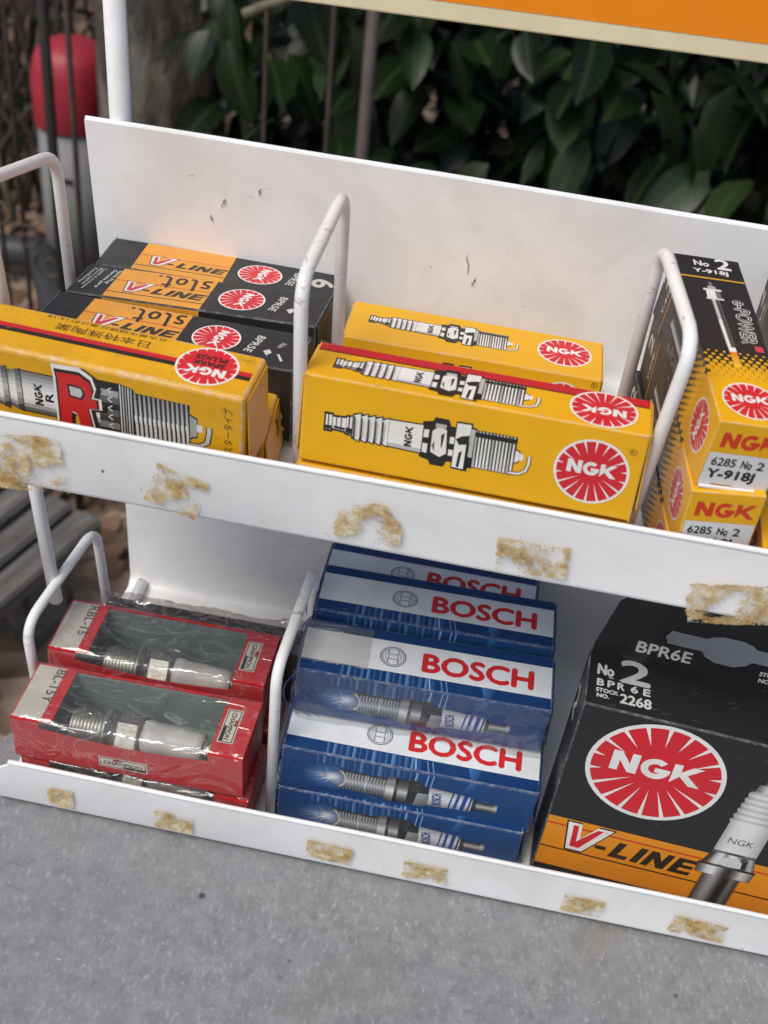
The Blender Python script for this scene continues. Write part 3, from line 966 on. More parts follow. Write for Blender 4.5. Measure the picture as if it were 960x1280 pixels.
# ---- table the rack stands on
def table_mat():
    m, t, b = new_mat('flecked_grey_stone')
    co = objco(t)
    n0 = noise(t, co, 9, 5, .6)
    n1 = noise(t, co, 130, 8, .78)
    n2 = noise(t, co, 320, 3, .6)
    c = ramp(t, n1, [(.3, (.165, .169, .178)), (.5, (.225, .229, .238)), (.72, (.30, .303, .31))])
    mpv = N(t, 'ShaderNodeMapping')
    mpv.inputs['Scale'].default_value = (620, 300, 400)
    mpv.inputs['Rotation'].default_value = (0, 0, .7)
    t.links.new(co, mpv.inputs[0])
    nf = noise(t, mpv.outputs[0], 1.0, 3, .6, .4)
    c = mixc(t, ramp(t, nf, [(.56, K3), (.74, (.55,) * 3)]), c, (.46, .47, .49))
    c = mixc(t, ramp(t, nf, [(.27, (.5,) * 3), (.42, K3)]), c, (.12, .125, .14))
    gl_ = noise(t, co, 700, 1, .5)
    gg = noise(t, co, 30, 2, .5)
    sp = mixc(t, 1, ramp(t, gl_, [(.74, K3), (.77, W3)]), ramp(t, gg, [(.5, K3), (.62, W3)]), 'MULTIPLY')
    c = mixc(t, sp, c, (.75, .75, .75))
    mpc = N(t, 'ShaderNodeMapping')
    mpc.inputs['Scale'].default_value = (14, 90, 40)
    mpc.inputs['Rotation'].default_value = (0, 0, -.5)
    t.links.new(co, mpc.inputs[0])
    c = mixc(t, ramp(t, noise(t, mpc.outputs[0], 1.0, 4, .7, .6), [(.66, K3), (.74, (.45,) * 3)]), c, (.12, .115, .11))
    v3 = N(t, 'ShaderNodeTexVoronoi')
    v3.inputs['Scale'].default_value = 48
    t.links.new(co, v3.inputs['Vector'])
    dk = mixc(t, 1, ramp(t, v3.outputs['Distance'], [(.055, W3), (.085, K3)]), ramp(t, v3.outputs['Color'], [(.66, K3), (.68, W3)]), 'MULTIPLY')
    c = mixc(t, dk, c, (.03, .03, .03))
    stain = ramp(t, noise(t, co, 16, 4, .6, .8), [(.57, K3), (.72, (.6,) * 3)])
    c = mixc(t, stain, c, (.20, .175, .145))
    c = mixc(t, ramp(t, n0, [(.35, (.35,) * 3), (.6, K3)]), c, (.19, .196, .21))
    t.links.new(c, b.inputs['Base Color'])
    t.links.new(ramp(t, n1, [(.3, (.38,) * 3), (.7, (.6,) * 3)]), b.inputs['Roughness'])
    bump(t, b, n2, .35, .0005)
    return m
STONE = table_mat()
TZ = -.1712
tab = empty('stone_table', (0, 0, TZ))
tag(tab, 'speckled grey stone table top under the display rack', 'table')
e0, ed = Vector((-.1378, .025)), Vector((.56, .83)).normalized()
en = Vector((ed.y, -ed.x))
def tp(a, b): q = e0 + ed * a + en * b; return (q.x, q.y)
outl = [tp(-.9, 0), tp(-.9, 1.2), tp(.38, 1.2), tp(.38, 0)]
bm = bmesh.new()
lo = [bm.verts.new((x, y, -.035)) for x, y in outl]
hi = [bm.verts.new((x, y, 0)) for x, y in outl]
bm.faces.new(hi); bm.faces.new(lo[::-1])
for i in range(4):
    j = (i + 1) % 4
    bm.faces.new((lo[i], lo[j], hi[j], hi[i]))
bmesh.ops.bevel(bm, geom=list(bm.edges), offset=.003, segments=2, affect='EDGES')
bmesh.ops.recalc_face_normals(bm, faces=bm.faces)
bm_obj('table_top', bm, STONE, tab)
for a, b in ((-.8, .1), (-.8, 1.1), (.3, .1), (.3, 1.1)):
    x, y = tp(a, b)
    v, f = box_vf(x - .03, x + .03, y - .03, y + .03, GZ - TZ, -.035)
    mesh_obj('leg', v, f, STONE, tab)

# ================================================================== THE RACK
rack = empty('display_rack', (0, .05, -.17))
tag(rack, 'white metal two-tier counter rack with wire dividers, worn and marked by old tape', 'display rack')
def rl(p): return (p[0], p[1] - .05, p[2] + .17)
TH = .0011
XR = .33
def shelf(name, ylip, ztop, zbot, zfl_b, D, zpan, xl_lip, xl_pan_top, xl_pan_bot, corner):
    """sheet bent along X: hemmed lip, floor, back panel"""
    prof = [(ylip, ztop)]
    rb = .0022
    zb = zbot
    for k in range(6):
        a = pi + k / 5 * pi / 2
        prof.append((ylip + rb + rb * cos(a), zb + rb + rb * sin(a)))
    rk = .006
    for k in range(7):
        a = -pi / 2 + k / 6 * pi / 2
        prof.append((D - rk + rk * cos(a), zfl_b + rk + rk * sin(a)))
    prof.append((D, zpan))
    # rows along x
    xs_n = 60
    V, F = [], []
    m = len(prof)
    def off(i):
        a = Vector(prof[max(i - 1, 0)]); b = Vector(prof[min(i + 1, m - 1)])
        d = (b - a).normalized()
        return Vector((-d.y, d.x)) * -1     # inner side
    def left(i):
        y, z = prof[i]
        if i <= 6: return xl_lip
        if i >= m - 1: return xl_pan_top
        t = min(1, max(0, (z - zfl_b) / max(zpan - zfl_b, 1e-6)))
        return xl_pan_bot + (xl_pan_top - xl_pan_bot) * t
    for layer in (0, 1):
        for j in range(xs_n + 1):
            for i in range(m):
                y, z = prof[i]
                x = left(i) + (XR - left(i)) * j / xs_n
                wob = .00022 * sin(x * 17 + (0 if i < 7 else 2)) + .00006 * sin(x * 61 + 1)
                yy, zz = y + (wob if i in (0, 1) else 0) + (wob * .8 if i == m - 1 else 0), z + (wob * .5 if i in (0, m - 1) else 0)
                if corner and i == 0:
                    dx = x - xl_lip
                    if dx < .010: zz -= .0055 * (1 - math.sqrt(max(0, 1 - (1 - dx / .010) ** 2)))
                o_ = off(i) * (TH * layer)
                V.append(rl((x, yy - o_.x if False else yy + o_.x * -1, zz + o_.y * -1)))
    n1 = (xs_n + 1) * m
    for layer in (0, 1):
        b0 = layer * n1
        for j in range(xs_n):
            for i in range(m - 1):
                q = (b0 + j * m + i, b0 + (j + 1) * m + i, b0 + (j + 1) * m + i + 1, b0 + j * m + i + 1)
                F.append(q if layer == 0 else q[::-1])
    for j in range(xs_n):
        for i in (0, m - 1):
            a, b = j * m + i, (j + 1) * m + i
            F.append((a, b, n1 + b, n1 + a))
    for j in (0, xs_n):
        for i in range(m - 1):
            a, b = j * m + i, j * m + i + 1
            F.append((a, b, n1 + b, n1 + a))
    o = mesh_obj(name, V, F, WHITE, rack, False)
    bm = bmesh.new(); bm.from_mesh(o.data); bmesh.ops.recalc_face_normals(bm, faces=bm.faces)
    for e in bm.edges: e.smooth = True
    bm.to_mesh(o.data); bm.free()
    o.data.polygons.foreach_set('use_smooth', [True] * len(o.data.polygons))
    md = o.modifiers.new('edges', 'EDGE_SPLIT'); md.split_angle = radians(40)
    # rolled hem on the lip and on the panel top
    for (y, z, xl) in ((ylip + TH * .5, ztop, xl_lip + (.006 if corner else 0)), (D + TH * .3, zpan, xl_pan_top)):
        pts = []
        for j in range(60):
            x = xl + (XR - xl) * j / 59
            wob = .00022 * sin(x * 17 + (0 if y < .05 else 2)) + .00006 * sin(x * 61 + 1)
            pts.append(rl((x, y + wob, z + wob * .5)))
        v, f = sweep(pts, .0009, 8)
        mesh_obj('hem', v, f, WHITE, o, True)
    return o
UP = shelf('upper_shelf', 0, 0, -.0251, -.0300, .1177, .0369, -.135, -.1262, -.1225, False)
LO = shelf('lower_shelf', -.0042, -.1484, -.1697, -.1697, .1177, -.104, -.1262, -.1185, -.1175, True)

def residue(parent, X_, Z_, w, h, Y_, rot=0, seed=0, fill=.05):
    rr = random.Random(seed)
    n, m = 12, 10
    V, F, E = [], [], []
    for i in range(n + 1):
        for j in range(m + 1):
            u, v = i / n - .5, j / m - .5
            x, z = u * w * 1.12, v * h * 1.12
            ca, sa = cos(rot), sin(rot)
            V.append(rl((X_ + x * ca - z * sa, Y_ - .00005, Z_ + x * sa + z * ca)))
            e = min(.5 - abs(u), .5 - abs(v)) * 2
            E.append(min(1, e * 6) * .25 + fill + .09 * (sin(u * 7 + seed * 2.1) * sin(v * 6 + seed * 1.3)))
            if e <= 0: E[-1] = -.2
    for i in range(n):
        for j in range(m):
            a = i * (m + 1) + j
            F.append((a, a + m + 1, a + m + 2, a + 1))
    o = mesh_obj('tape_residue', V, F, RESIDUE, parent)
    at = o.data.attributes.new('edge', 'FLOAT', 'POINT')
    at.data.foreach_set('value', E)
for k, (x, z, w, h, rot) in enumerate(((-.1035, -.0150, .021, .017, .1), (-.0585, -.0152, .0135, .0125, -.3), (-.003, -.0135, .0165, .0125, 0), (.0435, -.0155, .0175, .010, .05), (.1, -.0185, .022, .0125, .2))):
    residue(UP, x, z, w * 1.2, h * 1.25, -.0012, rot, k, -.005)
for k, (x, z, w, h, rot) in enumerate(((-.1015, -.1612, .0095, .0105, .05), (-.0602, -.1615, .0145, .0095, -.03), (-.0045, -.1600, .0165, .0098, -.06), (.0295, -.1602, .0160, .0095, .03), (.0843, -.1605, .0145, .0098, 0), (.1235, -.1598, .0190, .0098, -.05))):
    residue(LO, x, z, w, h, -.0054, rot, 20 + k)

rs_ = random.Random(31)
for (mx, mz, ln, an, w_) in ((.0075, .0035, .0085, 1.75, .0006), (.0090, -.0005, .004, 1.3, .0008), (-.0790, .0135, .004, 1.2, .0011), (-.0905, .0230, .0025, .4, .0008), (-.0820, .0075, .003, 1.9, .0007), (.0300, .0060, .0012, .3, .0005), (-.0660, .0200, .0030, 1.4, .0007)):
    p = Print()
    P = []
    for i in range(7):
        t_ = i / 6
        P.append((mx + ln * t_ * cos(an) + rs_.uniform(-.0003, .0003), mz + ln * t_ * sin(an)))
    up_ = [(x_ + w_ * (.3 + rs_.random()) * sin(pi * i / 6) * .5, z_) for i, (x_, z_) in enumerate(P)]
    dn_ = [(x_ - w_ * (.3 + rs_.random()) * sin(pi * i / 6) * .5, z_) for i, (x_, z_) in enumerate(P)]
    p.poly([(x_ * 1000, z_ * 1000) for x_, z_ in up_ + dn_[::-1][1:-1]], rs_.choice((rgb(120, 117, 110), rgb(160, 158, 150))), 1)
    p.build('scratch', UP, (rl((0, .1177 - TH - .0004, 0)), (1, 0, 0), (0, 0, 1)))
def wire(name, pts, r=.0019, fr=.009):
    v, f = sweep([rl(p) for p in fillet(pts, fr)], r, 12)
    return mesh_obj(name, v, f, WIRE, rack, True)
# upper dividers
wire('wire_divider', [(-.0250, .0085, -.023), (-.0277, .0085, .0530), (-.0275, .0620, .0535), (-.0262, .0640, -.026)])
wire('wire_divider', [(-.1190, .0350, -.0245), (-.1250, .0350, .0515), (-.1238, .0850, .0385), (-.1218, .0870, -.0275)])
wire('wire_divider', [(.0660, .0085, -.023), (.0720, .0100, .0540), (.0635, .0600, .0540), (.0625, .0640, -.026)])
# lower dividers
wire('wire_divider', [(-.1225, .0310, -.168), (-.1252, .0310, -.1165), (-.1168, .0800, -.1085), (-.1135, .0820, -.168)])
wire('wire_divider', [(-.0290, .0095, -.168), (-.0292, .0095, -.0915), (-.0280, .0610, -.0895), (-.0280, .0630, -.168)])
wire('base_wire', [(-.1115, .114, -.1655), (-.1100, .064, -.1665)], .0023)
# uprights
v, f = sweep([rl((-.1295, .0525, -.028)), rl((-.1232, .0535, -.1240))], .0024, 14); mesh_obj('upright', v, f, WHITE, rack, True)
for xa, xb in ((-.1175, -.1133), (.322, .322)):
    v, f = sweep([rl((xa, .1228, .175)), rl((xb, .1228, -.165))], .0037, 18); mesh_obj('upright', v, f, WHITE, rack, True)
# sign panel across the top
SIGNO = simple('orange_sign_paint', rgb(240, 140, 8), .4, 0, .05, 20, .02)
SIGNC = simple('cream_sign_border', rgb(226, 216, 182), .5, 0, .10, 40, .05)
def slab(name, x0, x1, y0, y1, z0, z1, m, parent=rack, bev=.0006):
    v, f = box_vf(x0, x1, y0, y1, z0, z1)
    bm = bmesh.new(); vv = [bm.verts.new(rl(p)) for p in v]
    for q in f: bm.faces.new([vv[i_] for i_ in q])
    bmesh.ops.bevel(bm, geom=list(bm.edges), offset=bev, segments=2, affect='EDGES')
    return bm_obj(name, bm, m, parent)
sp = slab('sign_panel', -.112, .325, .1165, .1190, .0878, .172, SIGNC)
mesh_obj('orange_field', *[[rl(p) for p in ((-.106, .11635, .0936), (.319, .11635, .0936), (.319, .11635, .166), (-.106, .11635, .166))], [(0, 1, 2, 3)]], SIGNO, sp)
sp.location = (0, 0, -.0012)
sp.rotation_euler = (0, -.017, 0)
# ================================================================== BOXES ON THE UPPER SHELF
YELM = body_mats('yellow', YEL)
SP = 'yellow and black plug boxes on the upper shelf'
def yellow_box(loc, ang, L, d, h, label, front=True, top='plug', group='yellow spark plug boxes with a line-drawn plug'):
    t = empty('spark_plug_box', loc, ang)
    tag(t, label, 'box', group)
    carton(L, d, h, YELM, t)
    end_flap(L, d, h, YELM, t, 'right')
    end_flap(L, d, h, YELM, t, 'left')
    scuffs(t, L, d, h, int(loc[1] * 1e6) + 5, (.66, .56, .34))
    lm, dm, hm = L * 1000, d * 1000, h * 1000
    if front:
        p = Print()
        p.emblem(lm * .86, hm * .49, min(10.0, hm * .37), 0, 1)
        p.build('emblem', t, FRONT(L, d, h))
        p = Print()
        plug_art(p, lm * .072, hm * .505, lm * .605, 0, 2, 1.22)
        p.build('plug_picture', t, FRONT(L, d, h))
        p = Print()
        p.arc(lm * .862 + 9.4, hm * .49 + 8.2, .85, 1.02, 0, 2 * pi, INK, 1)
        p.text('R', lm * .862 + 8.95, hm * .49 + 7.7, .9, 1.05, INK, 1)
        p.build('lettering', t, FRONT(L, d, h))
    if top == 'plug':
        p = Print()
        p.rect(.6, dm - 4.2, lm - .6, dm - .5, RED, 0)
        p.rect(.6, dm - 4.8, lm - .6, dm - 4.2, INK, 0)
        p.build('stripe', t, TOP(L, d, h))
        p = Print()
        p.emblem(lm * .862, dm * .50, dm * .485, 180, 1)
        p.build('emblem', t, TOP(L, d, h))
        p = Print()
        plug_art(p, lm * .072, dm * .45, lm * .60, 0, 2, 1.16)
        p.build('plug_picture', t, TOP(L, d, h))
    elif top == 'front':
        p = Print()
        p.emblem(lm * .85, dm * .55, dm * .345, 0, 1)
        p.build('emblem', t, TOP(L, d, h))
        p = Print()
        plug_art(p, lm * .078, dm * .57, lm * .585, -1, 2, 1.2)
        p.build('plug_picture', t, TOP(L, d, h))
    return t
yellow_box((-.0250, .0042, .0002), (-1.2, -4, -.34), .0921, .0189, .0272, 'large yellow spark plug box at the front of the middle compartment, lying on another')
yellow_box((-.0252, .0036, -.0247), (-.3, -.5, 0), .0926, .0190, .0236, 'yellow box hidden under the large front one, only its top edge above the lip', top=None)
yellow_box((-.0274, .0741, -.0230), (1.98, -3.88, 1.26), .0838, .0260, .0202, 'yellow spark plug box at the back of the middle compartment, its plug picture facing up', top='front')

# long yellow box with the big red R, worn
Rt = empty('spark_plug_box', (-.1142, .0080, -.0082), (-3, 2.3, .2))
tag(Rt, 'worn yellow spark plug box with a big red letter, front left of upper shelf', 'box', 'yellow spark plug boxes with a line-drawn plug')
EX = .026
L, d, h = .0739 + EX, .0208, .026
Rt.matrix_world = Rt.matrix_world @ Matrix.Translation((-EX, 0, 0))
RM = body_mats('yellow_worn', rgb(228, 168, 12), .45, 1.0)
carton(L, d, h, RM, Rt, bev=.0014, seg=3)
end_flap(L, d, h, RM, Rt, 'right', gap=.0016, lift=.001)
scuffs(Rt, L, d, h, 77, (.52, .42, .22), 44, 'tf', 40)
e = EX * 1000
p = Print()
p.rect(1.5, 10.0, e + 51.5, 11.9, RED, 0); p.rect(1.5, 8.2, e + 51.5, 10.0, INK, 0)
p.rect(e + 67.5, 10.0, e + 72.4, 11.9, RED, 0); p.rect(e + 67.5, 8.2, e + 72.4, 10.0, INK, 0)
p.build('stripe', Rt, TOP(L, d, h))
p = Print(); p.emblem(e + 59.5, 10.9, 8.9, 180, 1, spark=True); p.build('emblem', Rt, TOP(L, d, h))
p = Print()
p.text('日本特殊陶業', e + 41, 16.6, 28, 3.3, INK, 1, 180)
p.text('名古屋市瑞穂区高辻町14-18', e + 45, 19.4, 36, 1.5, rgb(70, 50, 20), 1, 180)
p.build('lettering', Rt, TOP(L, d, h))
p = Print()
# bold plug drawing: ribs, insulator, shell, thread
def rseg(x0, x1, h0, h1, col, lay, t0=-1, t1=1, cy=12.6):
    p.tris([(e + x0, cy + t0 * h0), (e + x1, cy + t0 * h1), (e + x1, cy + t1 * h1), (e + x0, cy + t1 * h0)], [(0, 1, 2, 3)], col, lay)
GR = [rgb(v, v, v - 2) for v in (60, 95, 130, 165, 195, 220, 238)]
def shaded(x0, x1, h0, h1, cols, lay):
    n = len(cols)
    for i, c in enumerate(cols):
        rseg(x0, x1, h0, h1, c, lay, -1 + 2 * i / n, -1 + 2 * (i + 1) / n)
CYL = [GR[1], GR[3], GR[5], GR[6], GR[6], GR[6], GR[5], GR[4], GR[3], GR[2]]
CYM = [INK, GR[1], GR[4], GR[6], GR[3], GR[1], INK, GR[0], GR[2], GR[1]]
for i in range(8):
    a = -24.2 + i * 4.1
    rseg(a - .2, a + 4.0, 6.2, 7.6, INK, 0)
    shaded(a, a + 2.2, 5.8, 7.2, CYL, 1); shaded(a + 2.2, a + 3.8, 7.2, 6.8, [GR[0], GR[2], GR[3], GR[4], GR[3], GR[2], GR[1]], 1)
rseg(8.4, 20, 7.3, 7.3, INK, 0); shaded(8.6, 20, 6.9, 6.9, CYL, 1)
p.ngk(e + 14.6, 8.6, 2.5, INK, 3, 90, sx=.92); p.text('R', e + 17.8, 10.6, 3.0, 2.4, INK, 3, 90, bold=.12)
rseg(26, 37.5, 9.4, 9.6, INK, 0); shaded(26.2, 31.5, 9.0, 9.2, CYM, 1); shaded(31.5, 37.4, 9.0, 9.0, [INK, GR[2], GR[0], GR[1], INK, GR[1], GR[3], INK], 1)
for k in range(5):
    p.line([(e + 35.4, 6 + k * 3.1), (e + 34.2, 6.9 + k * 3.1), (e + 35.4, 7.8 + k * 3.1)], .35, GR[6], 3)
rseg(37.5, 42, 9.8, 8.6, INK, 0)
for k in range(5): rseg(37.8 + k * .8, 38.15 + k * .8, 9.4 - k * .2, 9.4 - k * .2, GR[5 - k % 3], 2)
rseg(41.5, 58.2, 7.6, 7.4, INK, 0)
for k in range(12):
    s = 41.9 + k * 1.36
    p.tris([(e + s, 20.0), (e + s + .6, 20.0), (e + s + 1.1, 5.2), (e + s + .3, 5.2)], [(0, 1, 2, 3)], [GR[2], GR[3], GR[6], GR[5]], 1)
    p.tris([(e + s, 12.4), (e + s + .5, 12.4), (e + s + .6, 10), (e + s + .15, 10)], [(0, 1, 2, 3)], GR[6], 2)
rseg(58.2, 60.4, 4.4, 3.4, INK, 1); rseg(58.2, 60.2, 3.9, 2.9, GR[3], 2); rseg(60.2, 61.8, 1.3, 1.2, GR[5], 2)
hook = [(e + 57.6, 6.2), (e + 61.2, 6.5), (e + 63.2, 8.2), (e + 63.8, 12.0), (e + 63.7, 13.6)]
p.line(hook, 1.9, INK, 2); p.line(hook, 1.2, GR[4], 3)
p.build('plug_picture', Rt, FRONT(L, d, h))
p = Print()
# the slanted red capital, white and black outlined with a black shadow side
Rl = [(-.02, .04), (.12, .10), (.06, .84), (.02, .98), (.60, 1.0), (.86, .90), (.94, .74), (.88, .60), (1.04, .60), (1.06, .44), (.82, .42), (.92, .12), (1.04, -.16), (.72, -.18), (.54, .30), (.42, .32), (.40, .10), (.50, .06), (.52, -.06), (-.02, -.06)]
def rlx(g, dx=0, dy=0):
    cx, cy = .52, .45
    return [(e + 17.6 + (cx + (a - cx) * g) * 12.6 + b * 1.0 + dx, 2.6 + (cy + (b - cy) * g) * 20.5 + dy) for a, b in Rl]
p.poly(rlx(1.20, 1.2, -.6), INK, 4); p.poly(rlx(1.15), PAPER, 5); p.poly(rlx(1.02), INK, 6); p.poly(rlx(.92), rgb(205, 28, 34), 7)
p.poly([(e + 22.4, 18.6), (e + 26.6, 18.4), (e + 27.6, 16.2), (e + 26.6, 13.8), (e + 22.7, 14.2)], INK, 8)
p.poly([(e + 23.0, 17.9), (e + 26.3, 17.7), (e + 26.9, 16.2), (e + 26.2, 14.5), (e + 23.2, 14.8)], GR[4], 9)
p.build('red_letter', Rt, FRONT(L, d, h))
p = Print(); p.text('レジスタータイプ', e + 70.6, 1.2, 20.5, 2.7, INK, 1, 90); p.build('lettering', Rt, FRONT(L, d, h))
p = Print(); p.ngk(11.0, 5.5, 4.2, INK, 30, 90); p.text('R', 15.6, 12, 4.4, 3.4, INK, 30, 90, bold=.2); p.build('lettering', Rt, RIGHT(L, d, h))

t = empty('spark_plug_box', (-.1375, .0098, -.0252), (4.3, .3, -.9))
tag(t, 'yellow box under the worn one with the red letter, only its curled right end showing', 'box', 'yellow spark plug boxes with a line-drawn plug')
L, d, h = .1, .0319, .0172
carton(L, d, h, RM, t, bev=.0012, seg=3)
end_flap(L, d, h, RM, t, 'right', gap=.0012, lift=.0016)
p = Print(); p.ngk(20, 2.2, 3.8, rgb(60, 48, 28), 60, 90); p.build('lettering', t, RIGHT(L, d, h))

# black and orange boxes
BLM = body_mats('black_card', BLKC, .45)
def slot_writing(p, x, y, s, lay):
    """felt-pen word, upside down to the reader"""
    def X(a, b): return (x - a * s, y - b * s)
    cur = []
    def stroke(pts): 
        q = fillet([(a, b, 0) for a, b in pts], .5, 4)
        p.line([X(v.x, v.y) for v in q], 1.05, INK, lay)
    stroke([(1.3, 2.6), (.2, 2.8), (.1, 1.9), (1.2, 1.5), (1.1, .5), (0, .4)])
    stroke([(2.2, 4.2), (2.5, .6), (3.3, .5)])
    stroke([(4.9, 2.6), (4.0, 2.4), (3.9, .9), (4.9, .6), (5.4, 1.5), (4.9, 2.6)])
    stroke([(6.3, 4.3), (6.5, .8), (7.4, .6)]); p.line([X(5.8, 3.2), X(7.3, 3.4)], .9, INK, lay + .3)
    p.line([X(8.0, .6), X(8.5, .7)], .9, INK, lay)
def vbox(loc, ang, L, d, h, label, slot, digits, lines):
    t = empty('spark_plug_box', loc, ang)
    tag(t, label, 'box', 'black and orange plug boxes lying in the left compartment')
    carton(L, d, h, BLM, t)
    end_flap(L, d, h, BLM, t, 'right'); end_flap(L, d, h, BLM, t, 'left')
    k = L / .0769; dm = d * 1000; hm = h * 1000
    scuffs(t, L, d, h, int(loc[1] * 1e6), (.30, .29, .27), 26)
    OR = rgb(234, 160, 52)
    p = Print()
    p.rect(11.4 * k, .5, 41.4 * k, dm - .5, OR, 0)
    p.rect(11.4 * k, 12.6, 41.4 * k, 13.0, RED, 1)
    p.rect(11.4 * k, 4.0, 41.4 * k, 4.45, INK, 1)
    p.build('orange_band', t, TOP(L, d, h))
    p = Print(); p.rect(11.4 * k, 0.5, 41.4 * k, hm - .5, OR, 0); p.build('orange_band', t, FRONT(L, d, h))
    p = Print(); p.vline(15.5 * k, 6.2, 4.3, 2, .98 * k); p.build('lettering', t, TOP(L, d, h))
    if slot:
        p = Print(); slot_writing(p, 40 * k, 21.2, 2.15, 5); p.build('handwriting', t, TOP(L, d, h))
    p = Print(); p.emblem(51.6 * k, 11.2, 7.6, -100, 1); p.build('emblem', t, TOP(L, d, h))
    p = Print()
    G = rgb(205, 205, 200)
    p.text('BPR5E', 62.4 * k, 17.0, 10.5, 2.5, G, 1, -100, bold=.06)
    if digits: p.text(digits, 68.8 * k, 15.0, 6.4, 7.4, rgb(190, 188, 182), 1, -90, bold=.35)
    else:
        p.poly([(66 * k, 8.5), (67.5 * k, 6.2), (68.6 * k, 8.2), (67.5 * k, 10)], G, 1)
        p.text('No', 69.5 * k, 15, 3, 2, G, 1, -100)
        p.line([(70.5 * k, 8), (72.4 * k, 4.4)], .8, G, 1)
    if lines:
        for i, (s, w, x) in enumerate((('Spark Plug', 11, 10.2), ('Genuine parts', 15, 8.4), ('Candela di accensione', 17, 5.4), ('Bougie', 14, 4.0), ('Zundkerze', 13, 2.6))):
            p.text(s, x * k, dm - 2.5, w * .95, 1.15 if i > 1 else 1.5, G, 1, -97, bold=.05 if i < 2 else 0)
    p.build('lettering', t, TOP(L, d, h))
    if digits == '6':
        return t
    p = Print(); p.text('2', 70 * k, 4, 5, 7, rgb(185, 184, 180), 1, 0, bold=.3); p.build('lettering', t, FRONT(L, d, h))
    return t
vbox((-.1160, .0905, -.0268), (2.4, -5.4, .6), .0805, .0232, .0246, 'black and orange spark plug box at the back of the left compartment, without handwriting', False, '6', False)
vbox((-.1166, .0684, -.0262), (-1.4, -3.9, -2.6), .0831, .0220, .0256, 'black and orange spark plug box with white small print, middle of the three', True, '', True)
vbox((-.1195, .0455, -.0250), (-3.1, -1.9, -1.6), .0846, .0221, .0256, 'black and orange spark plug box just behind the worn yellow one', True, '', False)

